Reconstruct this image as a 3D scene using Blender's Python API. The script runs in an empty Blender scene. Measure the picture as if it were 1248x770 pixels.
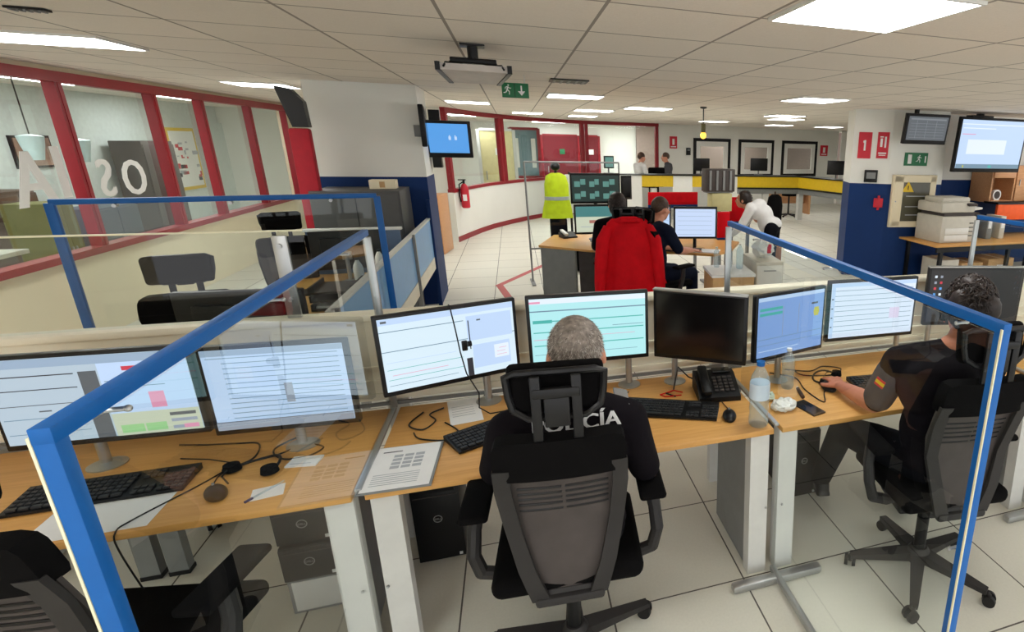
import bpy, bmesh, math, random
from mathutils import Vector, Matrix, Euler
random.seed(7)
PI = math.pi
scn = bpy.context.scene
COL = scn.collection

# ------------------------------------------------------------------ camera
FPX, PX, PY0, PITCH, ROLL, YAW, CAMH = 680.0, 878.33, 385.0, .2974, .0239, -.3505, 1.90
cp, sp, cr, sr, cy_, sy_ = math.cos(PITCH), math.sin(PITCH), math.cos(ROLL), math.sin(ROLL), math.cos(YAW), math.sin(YAW)
_rz = Matrix(((cy_, -sy_, 0), (sy_, cy_, 0), (0, 0, 1)))
_right = _rz @ Vector((1, 0, 0)); _fwd = _rz @ Vector((0, cp, -sp)); _up = _rz @ Vector((0, sp, cp))
CR = cr * _right + sr * _up; CU = -sr * _right + cr * _up; CF = _fwd
CO = Vector((0, 0, CAMH))
cam = bpy.data.cameras.new('camera'); camo = bpy.data.objects.new('camera', cam); COL.objects.link(camo)
m = Matrix.Identity(4)
for i in range(3):
    m[i][0] = CR[i]; m[i][1] = CU[i]; m[i][2] = -CF[i]; m[i][3] = CO[i]
camo.matrix_world = m
cam.sensor_fit = 'HORIZONTAL'; cam.sensor_width = 36.0; cam.lens = 36.0 * FPX / 1248
cam.shift_x = (624 - PX) / 1248; cam.shift_y = 0; cam.clip_start = .05; cam.clip_end = 200
scn.camera = camo
def ray(x, y): return CF + CR * ((x - PX) / FPX) - CU * ((y - PY0) / FPX)
def aZ(x, y, z):
    d = ray(x, y); return CO + d * ((z - CAMH) / d.z)
def aY(x, y, Y):
    d = ray(x, y); return CO + d * (Y / d.y)
def aX(x, y, X):
    d = ray(x, y); return CO + d * (X / d.x)

# ------------------------------------------------------------------ world, exposure
w = bpy.data.worlds.new('world'); scn.world = w; w.use_nodes = True
bg = w.node_tree.nodes['Background']; bg.inputs[0].default_value = (.97, .98, 1, 1); bg.inputs[1].default_value = 1.15
scn.view_settings.view_transform = 'Standard'; scn.view_settings.look = 'None'
scn.view_settings.gamma = 1; scn.view_settings.use_curve_mapping = False
scn.view_settings.exposure = 0.5
LIGHT = 11.5      # ceiling panels
SCR = .74        # screens

# ------------------------------------------------------------------ materials
MATS = {}
def mat(name, col, rough=.5, metal=0, var=.06, scale=14, bump=0, bscale=60, emit=0, spec=None, coat=0, sheen=0):
    if name in MATS: return MATS[name]
    m = bpy.data.materials.new(name); m.use_nodes = True; MATS[name] = m
    nt = m.node_tree; n = nt.nodes; l = nt.links
    b = n['Principled BSDF']
    c = (*col, 1)
    b.inputs['Roughness'].default_value = rough; b.inputs['Metallic'].default_value = metal
    if spec is not None: b.inputs['Specular IOR Level'].default_value = spec
    if coat: b.inputs['Coat Weight'].default_value = coat
    if sheen: b.inputs['Sheen Weight'].default_value = sheen
    if emit:
        b.inputs['Base Color'].default_value = (0.02, 0.02, 0.02, 1)
        b.inputs['Emission Color'].default_value = c; b.inputs['Emission Strength'].default_value = emit
        return m
    tc = n.new('ShaderNodeTexCoord')
    if var:
        nz = n.new('ShaderNodeTexNoise'); nz.inputs['Scale'].default_value = scale; nz.inputs['Detail'].default_value = 4
        l.new(tc.outputs['Object'], nz.inputs['Vector'])
        mr = n.new('ShaderNodeMapRange'); mr.inputs['From Min'].default_value = .3; mr.inputs['From Max'].default_value = .7
        mr.inputs['To Min'].default_value = 1 - var; mr.inputs['To Max'].default_value = 1 + var
        l.new(nz.outputs['Fac'], mr.inputs['Value'])
        mx = n.new('ShaderNodeVectorMath'); mx.operation = 'SCALE'; mx.inputs[0].default_value = col
        l.new(mr.outputs['Result'], mx.inputs['Scale']); l.new(mx.outputs['Vector'], b.inputs['Base Color'])
    else: b.inputs['Base Color'].default_value = c
    if bump:
        nb = n.new('ShaderNodeTexNoise'); nb.inputs['Scale'].default_value = bscale; nb.inputs['Detail'].default_value = 5
        l.new(tc.outputs['Object'], nb.inputs['Vector'])
        bp = n.new('ShaderNodeBump'); bp.inputs['Strength'].default_value = bump; bp.inputs['Distance'].default_value = .01
        l.new(nb.outputs['Fac'], bp.inputs['Height']); l.new(bp.outputs['Normal'], b.inputs['Normal'])
    return m
def hx(r, g, b):    # 0-255 srgb to linear
    f = lambda v: ((v / 255 + .055) / 1.055) ** 2.4 if v > 10 else v / 255 / 12.92
    return (f(r), f(g), f(b))
def glass(name, tint=(.95, .98, .97), refl=1.0, haze=.0, rough=.0, solid=0):
    if name in MATS: return MATS[name]
    m = bpy.data.materials.new(name); m.use_nodes = True; MATS[name] = m
    nt = m.node_tree; n = nt.nodes; l = nt.links; n.clear()
    o = n.new('ShaderNodeOutputMaterial'); t = n.new('ShaderNodeBsdfTransparent'); t.inputs[0].default_value = (*tint, 1)
    g = n.new('ShaderNodeBsdfGlossy'); g.inputs['Roughness'].default_value = rough; g.inputs[0].default_value = (refl, refl, refl, 1)
    fr = n.new('ShaderNodeFresnel'); fr.inputs['IOR'].default_value = 1.45
    ge = n.new('ShaderNodeNewGeometry'); iv = n.new('ShaderNodeMath'); iv.operation = 'SUBTRACT'; iv.inputs[0].default_value = 1; l.new(ge.outputs['Backfacing'], iv.inputs[1])
    ml = n.new('ShaderNodeMath'); ml.operation = 'MULTIPLY'; l.new(fr.outputs[0], ml.inputs[0]); l.new(iv.outputs[0], ml.inputs[1])
    mx = n.new('ShaderNodeMixShader'); l.new(ml.outputs[0], mx.inputs[0]); l.new(t.outputs[0], mx.inputs[1]); l.new(g.outputs[0], mx.inputs[2])
    out = mx
    if haze:
        d = n.new('ShaderNodeBsdfDiffuse'); d.inputs[0].default_value = (.85, .88, .88, 1)
        m2 = n.new('ShaderNodeMixShader'); m2.inputs[0].default_value = haze
        l.new(mx.outputs[0], m2.inputs[1]); l.new(d.outputs[0], m2.inputs[2]); out = m2
    l.new(out.outputs[0], o.inputs[0]); return m
def grid_mat(name, col, line, ox, oy, a, b, wd, rough=.5, tv=.05, speck=.0, bump=0, spec=.5, lrough=.8, blot=.05):
    m = bpy.data.materials.new(name); m.use_nodes = True; MATS[name] = m
    nt = m.node_tree; n = nt.nodes; l = nt.links; bs = n['Principled BSDF']
    g = n.new('ShaderNodeNewGeometry'); s = n.new('ShaderNodeSeparateXYZ'); l.new(g.outputs['Position'], s.inputs[0])
    def M(op, x, y=None):
        q = n.new('ShaderNodeMath'); q.operation = op
        for i, v in enumerate((x, y)):
            if v is None: continue
            if isinstance(v, (int, float)): q.inputs[i].default_value = v
            else: l.new(v, q.inputs[i])
        return q.outputs[0]
    xs = M('SUBTRACT', s.outputs[0], ox); ys = M('SUBTRACT', s.outputs[1], oy)
    dx = M('PINGPONG', xs, a / 2); dy = M('PINGPONG', ys, b / 2)
    ln = M('LESS_THAN', M('MINIMUM', dx, dy), wd / 2)
    ix = M('FLOOR', M('DIVIDE', xs, a)); iy = M('FLOOR', M('DIVIDE', ys, b))
    cb = n.new('ShaderNodeCombineXYZ'); l.new(ix, cb.inputs[0]); l.new(iy, cb.inputs[1])
    wn = n.new('ShaderNodeTexWhiteNoise'); wn.noise_dimensions = '2D'; l.new(cb.outputs[0], wn.inputs['Vector'])
    nz = n.new('ShaderNodeTexNoise'); nz.inputs['Scale'].default_value = 1.7; nz.inputs['Detail'].default_value = 6; l.new(g.outputs['Position'], nz.inputs['Vector'])
    sc = n.new('ShaderNodeTexNoise'); sc.inputs['Scale'].default_value = 90; sc.inputs['Detail'].default_value = 2; l.new(g.outputs['Position'], sc.inputs['Vector'])
    k = M('ADD', M('ADD', 1 - tv / 2 - blot / 2 - speck / 2, M('MULTIPLY', wn.outputs[0], tv)), M('ADD', M('MULTIPLY', nz.outputs['Fac'], blot), M('MULTIPLY', sc.outputs['Fac'], speck)))
    v = n.new('ShaderNodeVectorMath'); v.operation = 'SCALE'; v.inputs[0].default_value = col; l.new(k, v.inputs['Scale'])
    mx = n.new('ShaderNodeMix'); mx.data_type = 'RGBA'; l.new(ln, mx.inputs[0]); l.new(v.outputs[0], mx.inputs[6]); mx.inputs[7].default_value = (*line, 1)
    l.new(mx.outputs[2], bs.inputs['Base Color'])
    rr = M('ADD', M('MULTIPLY', ln, lrough - rough), M('ADD', rough - .05, M('MULTIPLY', nz.outputs['Fac'], .1))); l.new(rr, bs.inputs['Roughness'])
    bs.inputs['Specular IOR Level'].default_value = spec
    if bump:
        bp = n.new('ShaderNodeBump'); bp.inputs['Strength'].default_value = bump; bp.inputs['Distance'].default_value = .004
        l.new(M('SUBTRACT', sc.outputs['Fac'], M('MULTIPLY', ln, 2)), bp.inputs['Height']); l.new(bp.outputs[0], bs.inputs['Normal'])
    return m
def wood_mat(name, c1, c2, rough=.4, sx=3, sy=40, rot=0):
    m = bpy.data.materials.new(name); m.use_nodes = True; MATS[name] = m
    nt = m.node_tree; n = nt.nodes; l = nt.links; b = n['Principled BSDF']
    tc = n.new('ShaderNodeTexCoord'); mp = n.new('ShaderNodeMapping'); mp.inputs['Scale'].default_value = (sx, sy, sy); l.new(tc.outputs['Object'], mp.inputs[0])
    nz = n.new('ShaderNodeTexNoise'); nz.inputs['Scale'].default_value = 1.6; nz.inputs['Detail'].default_value = 7; nz.inputs['Distortion'].default_value = .6
    l.new(mp.outputs[0], nz.inputs['Vector'])
    cr_ = n.new('ShaderNodeValToRGB'); cr_.color_ramp.elements[0].position = .3; cr_.color_ramp.elements[0].color = (*c1, 1)
    cr_.color_ramp.elements[1].position = .7; cr_.color_ramp.elements[1].color = (*c2, 1)
    l.new(nz.outputs['Fac'], cr_.inputs[0]); l.new(cr_.outputs[0], b.inputs['Base Color']); b.inputs['Roughness'].default_value = rough
    return m

# floor and ceiling grids
M_floor = grid_mat('floor_tiles', hx(222, 220, 208), hx(96, 92, 86), .846, 2.525, .6, .6, .007, rough=.42, tv=.04, speck=.12, bump=.03, spec=.28)
M_ceil = grid_mat('ceiling_tiles', hx(236, 228, 218), hx(160, 152, 144), -.261, 2.531, .67, .677, .016, rough=.9, tv=.05, speck=.12, bump=.25, spec=.1)
M_oak = wood_mat('beech_laminate', hx(208, 152, 80), hx(224, 170, 98))
M_cab = wood_mat('cabinet_wood', hx(196, 140, 96), hx(214, 164, 118))
M_door = wood_mat('red_door_wood', hx(104, 10, 26), hx(120, 14, 32), .75)
M_wall = mat('white_wall_paint', hx(238, 238, 232), .75, var=.02, scale=2, bump=.05)
M_cream = mat('cream_wall_paint', hx(238, 226, 196), .6, var=.03, scale=2)
M_panel = mat('cream_laminate', hx(240, 234, 214), .5, var=.03, scale=4)
M_blue = mat('navy_wall_paint', hx(10, 48, 104), .6, var=.06, scale=3, spec=.25)
M_red = mat('red_frame_paint', hx(146, 18, 34), .4, var=.05)
M_redfab = mat('red_fabric', hx(206, 6, 24), .8, var=.12, scale=9, bump=.3, bscale=25, spec=.2)
M_bframe = mat('blue_powder_coat', hx(10, 92, 168), .42, var=.05, spec=.35)
M_alu = mat('aluminium', hx(178, 180, 180), .35, metal=.8, var=.04)
M_grey = mat('grey_metal', hx(216, 216, 212), .45, metal=0, var=.04)
M_dgrey = mat('mid_grey_metal', hx(132, 134, 134), .45, metal=.1, var=.05)
M_black = mat('black_plastic', hx(14, 14, 16), .45, var=.1, spec=.3)
M_satin = mat('satin_black', hx(18, 18, 20), .38, var=.05, spec=.35)
M_blackfab = mat('black_fabric', hx(9, 8, 9), .95, var=.1, scale=40, bump=.05, bscale=120, spec=.12)
M_char = mat('charcoal_plastic', hx(46, 44, 44), .55, var=.08, spec=.3)
M_charback = mat('charcoal_shell', hx(74, 68, 66), .6, var=.1, spec=.3)
M_keys = mat('key_caps', hx(34, 36, 40), .5, var=.1)
M_white = mat('white_plastic', hx(232, 232, 228), .4, var=.02)
M_offw = mat('off_white_plastic', hx(206, 202, 190), .45, var=.04)
M_paper = mat('paper', hx(240, 240, 240), .8, var=.02)
M_ink = mat('grey_print', hx(176, 180, 186), .8, var=.1)
M_inkd = mat('dark_print', hx(70, 70, 80), .8, var=.1)
M_card = mat('cardboard', hx(200, 160, 112), .8, var=.08)
M_green = mat('sign_green', hx(24, 112, 70), .5, var=.03)
M_signred = mat('sign_red', hx(206, 30, 52), .5, var=.03)
M_yellow = mat('yellow_fascia', hx(222, 186, 24), .5, var=.05)
M_hivis = mat('hi_vis_fabric', hx(214, 236, 24), .7, var=.08, bump=.3, bscale=20)
M_silver = mat('reflective_tape', hx(190, 196, 196), .35, metal=.3)
M_orange = mat('orange_plastic', hx(240, 96, 34), .5)
M_skin = mat('skin', hx(214, 150, 122), .5, var=.06, scale=20)
M_skin2 = mat('skin_warm', hx(196, 124, 96), .5, var=.06, scale=20)
M_navy = mat('navy_cloth', hx(18, 26, 46), .9, var=.12, bump=.3, bscale=18, spec=.15)
M_shirtblk = mat('black_cloth', hx(16, 12, 18), .9, var=.12, bump=.3, bscale=18, spec=.15)
M_greyslv = mat('dark_grey_cloth', hx(66, 66, 72), .85, var=.1, bump=.3, bscale=18)
M_trouser = mat('dark_trouser_cloth', hx(12, 13, 20), .9, var=.12, bump=.3, bscale=14, spec=.15)
M_wcloth = mat('white_cloth', hx(226, 226, 226), .85, var=.05, bump=.3, bscale=14)
M_hairgrey = mat('grey_hair', hx(128, 118, 110), .6, var=.5, scale=60)
M_hairlight = mat('silver_hair', hx(196, 188, 180), .5, var=.2, scale=60)
M_hairdark = mat('dark_hair', hx(34, 22, 18), .5, var=.4, scale=60)
M_hairbrown = mat('brown_hair', hx(70, 48, 34), .55, var=.4, scale=60)
M_shoe = mat('shoe_leather', hx(18, 18, 18), .4)
M_eye = mat('eye_white', hx(230, 228, 224), .2, var=0)
M_tape = mat('red_floor_tape', hx(196, 92, 92), .6, var=.08)
M_lblue = mat('light_blue_panel', hx(120, 174, 226), .4, var=.03)
M_rubber = mat('rubber', hx(40, 40, 42), .8)
M_acr = glass('clear_acrylic', (.95, .975, .97), 1.0, 0)
M_win = glass('window_glass', (.93, .97, .96), 1.0, 0)
M_pet = glass('clear_bottle_plastic', (.82, .9, .94), 1.0, .16, .08)
M_lamp = mat('light_panel_glow', (1, .985, .95), emit=LIGHT)
M_amber = mat('amber_glow', hx(255, 190, 60), emit=2.5)
# screen colours
def em(name, rgb, k=1.0): return mat(name, hx(*rgb), emit=k * SCR)
S_white = em('screen_white', (226, 238, 250)); S_blue = em('screen_pale_blue', (190, 214, 246)); S_peri = em('screen_periwinkle', (128, 164, 222))
S_cyan = em('screen_cyan', (176, 232, 236)); S_teal = em('screen_teal', (70, 176, 168)); S_line = em('screen_line', (110, 140, 160))
S_gray = em('screen_grey', (150, 160, 176)); S_pink = em('screen_pink', (226, 150, 180)); S_dark = em('screen_dark', (40, 40, 48)); S_off = mat('screen_off', hx(14, 13, 14), .16, var=0)
S_green = em('screen_green', (150, 204, 140)); S_tvblue = em('tv_blue', (84, 156, 226)); S_cctv = em('cctv_tone', (96, 150, 140), .8); S_cctvd = em('cctv_dark', (30, 52, 48), .8)
S_red = em('screen_red', (200, 50, 70)); S_yel = em('screen_yellow', (190, 186, 60)); S_dgray = em('screen_dark_grey', (84, 90, 96)); S_mgray = em('screen_mid_grey', (120, 126, 132)); S_cream = em('screen_cream', (206, 214, 190), .9)

# ------------------------------------------------------------------ mesh builder
class MB:
    def __init__(s): s.bm = bmesh.new(); s.ms = []; s.cur = None; s.T = Matrix.Identity(4)
    def m(s, mt):
        if mt not in s.ms: s.ms.append(mt)
        s.cur = s.ms.index(mt); return s
    def _add(s, vs, fs):
        b = [s.bm.verts.new(s.T @ Vector(v)) for v in vs]
        for f in fs:
            try:
                q = s.bm.faces.new([b[i] for i in f]); q.material_index = s.cur or 0
            except ValueError: pass
        return b
    def box(s, c, d, bev=0, rot=None, seg=2):
        t = bmesh.new(); bmesh.ops.create_cube(t, size=1)
        bmesh.ops.scale(t, vec=d, verts=t.verts)
        if bev: bmesh.ops.bevel(t, geom=t.edges[:], offset=min(bev, min(d) * .49), segments=seg, affect='EDGES', profile=.5)
        M = Matrix.Translation(c)
        if rot: M = M @ Euler(rot).to_matrix().to_4x4()
        t.verts.index_update(); vs = [M @ v.co for v in t.verts]; fs = [[v.index for v in f.verts] for f in t.faces]; t.free()
        s._add(vs, fs); return s
    def cone(s, p0, p1, r0, r1=None, n=16, caps=True):
        r1 = r0 if r1 is None else r1
        p0, p1 = Vector(p0), Vector(p1); d = (p1 - p0)
        q = Vector((0, 0, 1)).rotation_difference(d.normalized()) if d.length > 1e-9 else Euler((0, 0, 0)).to_quaternion()
        vs = []
        for p, r in ((p0, r0), (p1, r1)):
            for i in range(n):
                a = 2 * PI * i / n; vs.append(p + q @ Vector((r * math.cos(a), r * math.sin(a), 0)))
        fs = [[i, (i + 1) % n, n + (i + 1) % n, n + i] for i in range(n)]
        if caps: fs += [list(range(n))[::-1], list(range(n, 2 * n))]
        s._add(vs, fs); return s
    def ell(s, c, r, rot=None, n=16, k=10):
        c = Vector(c); R = Euler(rot).to_matrix() if rot else Matrix.Identity(3)
        r = (r, r, r) if isinstance(r, (int, float)) else r
        vs = [c + R @ Vector((0, 0, r[2]))]
        for j in range(1, k):
            t = PI * j / k
            for i in range(n):
                a = 2 * PI * i / n; vs.append(c + R @ Vector((r[0] * math.sin(t) * math.cos(a), r[1] * math.sin(t) * math.sin(a), r[2] * math.cos(t))))
        vs.append(c + R @ Vector((0, 0, -r[2]))); L = len(vs) - 1
        fs = [[0, 1 + i, 1 + (i + 1) % n] for i in range(n)]
        for j in range(k - 2):
            o = 1 + j * n
            fs += [[o + i, o + n + i, o + n + (i + 1) % n, o + (i + 1) % n] for i in range(n)]
        o = 1 + (k - 2) * n; fs += [[o + i, L, o + (i + 1) % n] for i in range(n)]
        s._add(vs, fs); return s
    def tube(s, pts, r, n=8):
        pts = [Vector(p) for p in pts]; rings = []
        up = Vector((0, 0, 1)); vs = []
        for i, p in enumerate(pts):
            d = (pts[min(i + 1, len(pts) - 1)] - pts[max(i - 1, 0)]).normalized()
            if abs(d.dot(up)) > .98: up = Vector((1, 0, 0)) if abs(d.x) < .9 else Vector((0, 1, 0))
            u = d.cross(up).normalized(); v = u.cross(d).normalized()
            rr = r[i] if isinstance(r, (list, tuple)) else r
            for k in range(n):
                a = 2 * PI * k / n; vs.append(p + u * rr * math.cos(a) + v * rr * math.sin(a))
            up = v
        fs = []
        for i in range(len(pts) - 1):
            fs += [[i * n + k, i * n + (k + 1) % n, (i + 1) * n + (k + 1) % n, (i + 1) * n + k] for k in range(n)]
        fs += [list(range(n))[::-1], [(len(pts) - 1) * n + k for k in range(n)]]
        s._add(vs, fs); return s
    def prism(s, poly, z0, z1):
        n = len(poly); vs = [(x, y, z0) for x, y in poly] + [(x, y, z1) for x, y in poly]
        fs = [[i, (i + 1) % n, n + (i + 1) % n, n + i] for i in range(n)] + [list(range(n))[::-1], list(range(n, 2 * n))]
        s._add(vs, fs); return s
    def prism3(s, pts, off):      # extrude a 3d polygon by a vector
        n = len(pts); off = Vector(off); vs = [Vector(p) for p in pts] + [Vector(p) + off for p in pts]
        fs = [[i, (i + 1) % n, n + (i + 1) % n, n + i] for i in range(n)] + [list(range(n))[::-1], list(range(n, 2 * n))]
        s._add(vs, fs); return s
    def lathe(s, prof, c=(0, 0, 0), n=24):
        c = Vector(c); vs = []
        for r, z in prof:
            for i in range(n):
                a = 2 * PI * i / n; vs.append(c + Vector((r * math.cos(a), r * math.sin(a), z)))
        fs = []
        for j in range(len(prof) - 1):
            fs += [[j * n + i, j * n + (i + 1) % n, (j + 1) * n + (i + 1) % n, (j + 1) * n + i] for i in range(n)]
        fs += [list(range(n))[::-1], [(len(prof) - 1) * n + i for i in range(n)]]
        s._add(vs, fs); return s
    def build(s, name, parent=None, loc=None, rotz=0, rot=None, smooth=35):
        bmesh.ops.recalc_face_normals(s.bm, faces=s.bm.faces[:])
        me = bpy.data.meshes.new(name); s.bm.to_mesh(me); s.bm.free()
        for t in s.ms: me.materials.append(t)
        if smooth:
            me.polygons.foreach_set('use_smooth', [True] * len(me.polygons)); me.set_sharp_from_angle(angle=math.radians(smooth))
        o = bpy.data.objects.new(name, me); COL.objects.link(o)
        if parent: o.parent = parent
        if loc is not None: o.location = loc
        if rot: o.rotation_euler = rot
        elif rotz: o.rotation_euler = (0, 0, rotz)
        return o
def tag(o, label, cat, group=None, kind=None):
    o['label'] = label; o['category'] = cat
    if group: o['group'] = group
    if kind: o['kind'] = kind
    return o
def thing(name, label, cat, loc=(0, 0, 0), rotz=0, group=None):
    o = bpy.data.objects.new(name, None); o.empty_display_size = .1; COL.objects.link(o)
    o.location = loc; o.rotation_euler = (0, 0, rotz); return tag(o, label, cat, group)
def struct(o): o['kind'] = 'structure'; return o
def kids(o): return [c for c in bpy.data.objects if c.parent == o]
def copy_tree(root, loc, rotz, label, group=None):
    def cp_(o, par):
        c = o.copy(); COL.objects.link(c); c.parent = par
        for ch in kids(o): cp_(ch, c)
        return c
    r = cp_(root, None); r.location = loc; r.rotation_euler = (0, 0, rotz); r['label'] = label
    if group: r['group'] = group
    return r
def text_shape(s, size, depth=.001, align='CENTER'):   # mesh data (verts, faces) of some lettering in the XY plane
    cu = bpy.data.curves.new('lettering', 'FONT'); cu.body = s; cu.size = size; cu.extrude = depth / 2; cu.align_x = align; cu.align_y = 'CENTER'; cu.resolution_u = 3
    o = bpy.data.objects.new('lettering', cu); COL.objects.link(o)
    dg = bpy.context.evaluated_depsgraph_get(); me = bpy.data.meshes.new_from_object(o.evaluated_get(dg))
    vs = [v.co.copy() for v in me.vertices]; fs = [list(p.vertices) for p in me.polygons]
    bpy.data.objects.remove(o); bpy.data.curves.remove(cu); bpy.data.meshes.remove(me)
    return vs, fs
def add_text(mb, s, size, M, mt, depth=.001, bold=0):
    vs, fs = text_shape(s, size, depth); mb.m(mt); mb._add([M @ v for v in vs], fs)
    if bold:
        for i_, k in enumerate((-bold, bold)): mb._add([M @ (v + Vector((k, 0, -.0006 * (i_ + 1)))) for v in vs], fs)
FR = Matrix.Rotation(PI / 2, 4, 'X')      # text plane standing up, read from -Y
def remesh(mb, name, parent, voxel, mats=None, smooth_it=4, disp=0):
    bmesh.ops.recalc_face_normals(mb.bm, faces=mb.bm.faces[:])
    me = bpy.data.meshes.new('tmp'); mb.bm.to_mesh(me); mb.bm.free(); o = bpy.data.objects.new('tmp', me); COL.objects.link(o)
    r = o.modifiers.new('r', 'REMESH'); r.mode = 'VOXEL'; r.voxel_size = voxel; r.use_smooth_shade = True
    if smooth_it:
        q = o.modifiers.new('s', 'SMOOTH'); q.factor = .5; q.iterations = smooth_it
    dg = bpy.context.evaluated_depsgraph_get(); m2 = bpy.data.meshes.new_from_object(o.evaluated_get(dg)); m2.name = name
    bpy.data.objects.remove(o); bpy.data.meshes.remove(me)
    m2.materials.clear()
    for t in (mats or mb.ms): m2.materials.append(t)
    m2.polygons.foreach_set('material_index', [0] * len(m2.polygons)); m2.polygons.foreach_set('use_smooth', [True] * len(m2.polygons))
    n = bpy.data.objects.new(name, m2); COL.objects.link(n); n.parent = parent
    return n

# ------------------------------------------------------------------ room shell
CZ = 2.44
struct(MB().m(M_floor).box((2, 9, -.05), (24, 24, .1)).build('floor'))
struct(MB().m(M_ceil).box((2, 9.5, CZ + .05), (24, 27, .1)).build('ceiling'))
def frame2(A, B):
    A, B = Vector((*A, 0)), Vector((*B, 0)); d = (B - A); L = d.length; d.normalize()
    M = Matrix((( d.x, -d.y, 0, A.x), (d.y, d.x, 0, A.y), (0, 0, 1, 0), (0, 0, 0, 1))); return M, L
def wall(name, A, B, bands, holes=(), th=.1):
    """bands: (z0, z1, material); holes: (u0, u1, z0, z1). Wall thickness lies to the left of A->B."""
    M, L = frame2(A, B); mb = MB(); mb.T = M
    us = sorted({0, L, *[h[0] for h in holes], *[h[1] for h in holes]})
    for z0, z1, mt in bands:
        mb.m(mt)
        zs = sorted({z0, z1, *[min(max(z, z0), z1) for h in holes for z in h[2:]]})
        for i in range(len(us) - 1):
            for j in range(len(zs) - 1):
                uc, zc = (us[i] + us[i + 1]) / 2, (zs[j] + zs[j + 1]) / 2
                if any(h[0] < uc < h[1] and h[2] < zc < h[3] for h in holes): continue
                mb.box((uc, th / 2, zc), (us[i + 1] - us[i], th, zs[j + 1] - zs[j]))
    return struct(mb.build(name))
# outer room
LY = [2.6, 4.1, 5.6, 7.1, 8.6, 9.7, 11.2, 12.75]
wall('wall_left', (-3.85, -2.5), (-3.85, 13.3), [(0, .78, M_cream), (.78, CZ, M_cream)],
     [(LY[0] + 2.5, LY[-1] + 2.5, .78, 2.39)], .1)
for i in range(len(LY) - 1):
    y0, y1 = LY[i], LY[i + 1]
    e = bpy.data.objects.new('window_%d' % (i + 1), None); COL.objects.link(e); e.location = (-3.85, y0, .78); struct(e)
    L = y1 - y0; H = 1.61; mb = MB().m(M_red)
    mb.box((.0, L / 2, .02), (.13, L, .06)); mb.box((0, L / 2, H - .04), (.12, L, .09))
    mb.box((.0, .024, H / 2), (.10, .048, H)); mb.box((0, L - .018, H / 2), (.09, .036, H))
    mb.build('window_frame', e)
    MB().m(M_win).box((-.03, L / 2, H / 2), (.008, L - .12, H - .1)).build('pane', e)
    if i in (2, 3):
        mb = MB()
        R = Matrix.Rotation(PI / 2, 4, 'Z') @ FR
        def dec(ch, y, z, s, mirror=False):
            S = Matrix.Diagonal((-1 if mirror else 1, 1, 1, 1))
            add_text(mb, ch, s, Matrix.Translation((-.018, y, z)) @ R @ S, M_white, .001, .035 * s)
        if i == 2: dec('A', .98, .68, .66); dec('I', 1.33, .72, .66)
        else: dec('S', .42, .64, .52, True); dec('O', .88, .62, .52)
        mb.build('window_lettering', e)
# room behind the left windows
wall('wall_office_far', (-6.0, -2.5), (-6.0, 16), [(0, CZ, mat('pale_office_wall', hx(206, 214, 212), .7))])
wall('wall_office_end', (-3.95, 15.9), (-6.0, 15.9), [(0, CZ, M_wall)])
wall('wall_front_left', (-3.85, 13.3), (-1.14, 11.78), [(0, CZ, M_wall)])
# columns
def column(name, poly, zs, mid, low, up):
    mb = MB(); mb.m(low).prism(poly, 0, mid); mb.m(up).prism(poly, mid, CZ); return struct(mb.build(name, smooth=0))
column('wall_column_left', [(-1.97, 7.2), (-.93, 7.2), (-.93, 7.85), (-1.97, 7.85)], 0, 1.48, M_blue, M_wall)
column('wall_column_right', [(4.72, 7.42), (5.21, 7.17), (6.1, 7.06), (6.1, 7.9), (4.9, 7.9)], 0, 1.40, M_blue, M_wall)
wall('wall_printer', (6.1, 7.55), (9.6, 7.55), [(0, 1.44, M_blue), (1.44, CZ, M_wall)])
# curved glazed room in the middle distance
RC = [(-1.1, 11.72), (-.95, 12.25), (-.75, 12.9), (-.52, 13.5), (-.2, 14.1), (.16, 14.7), (.66, 15.35), (1.2, 15.8), (1.85, 16.05), (2.9, 16.2), (3.95, 16.3)]
mb = MB(); mr = MB(); mt_ = MB()
def offs(poly, o):
    r = []
    for i, p in enumerate(poly):
        a, b = Vector(poly[max(i - 1, 0)]), Vector(poly[min(i + 1, len(poly) - 1)]); d = (b - a).normalized(); r.append((p[0] - d.y * o, p[1] + d.x * o))
    return r
def strip(poly, o0, o1): return offs(poly, o0) + offs(poly, o1)[::-1]
struct(MB().m(M_wall).prism(strip(RC, 0, .1), 0, .93).build('wall_curved', smooth=20))
struct(MB().m(M_red).prism(strip(RC, -.012, -.001), 0, .1).build('baseboard_curved', smooth=20))
def segw(idx, n, i0, i1, base):
    e = bpy.data.objects.new('window_%d' % n, None); COL.objects.link(e); e.location = (RC[i0][0], RC[i0][1], 0); struct(e)
    P = [(x - RC[i0][0], y - RC[i0][1]) for x, y in RC[i0:i1 + 1]]
    mb = MB().m(M_red).prism(strip(P, -.02, .1), .93, .99); mb.prism(strip(P, -.01, .08), 2.35, CZ - .002)
    for p, q, c in ((P[0], P[1], 1), (P[-1], P[-2], -1)):
        d = (Vector(q) - Vector(p)).normalized(); nrm = Vector((-d.y, d.x)) * c
        a = Vector(p) + d * .01; b = a + d * .09; mb.prism([tuple(a - nrm * .01), tuple(b - nrm * .01), tuple(b + nrm * .09), tuple(a + nrm * .09)], .99, 2.35)
    mb.build('window_frame', e, smooth=20)
    MB().m(M_win).prism(strip(P, .03, .038), .99, 2.35).build('pane', e, smooth=20)
segw(0, 8, 0, 4, .9); segw(1, 9, 4, 8, .9); segw(2, 10, 8, 10, .9)
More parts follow.
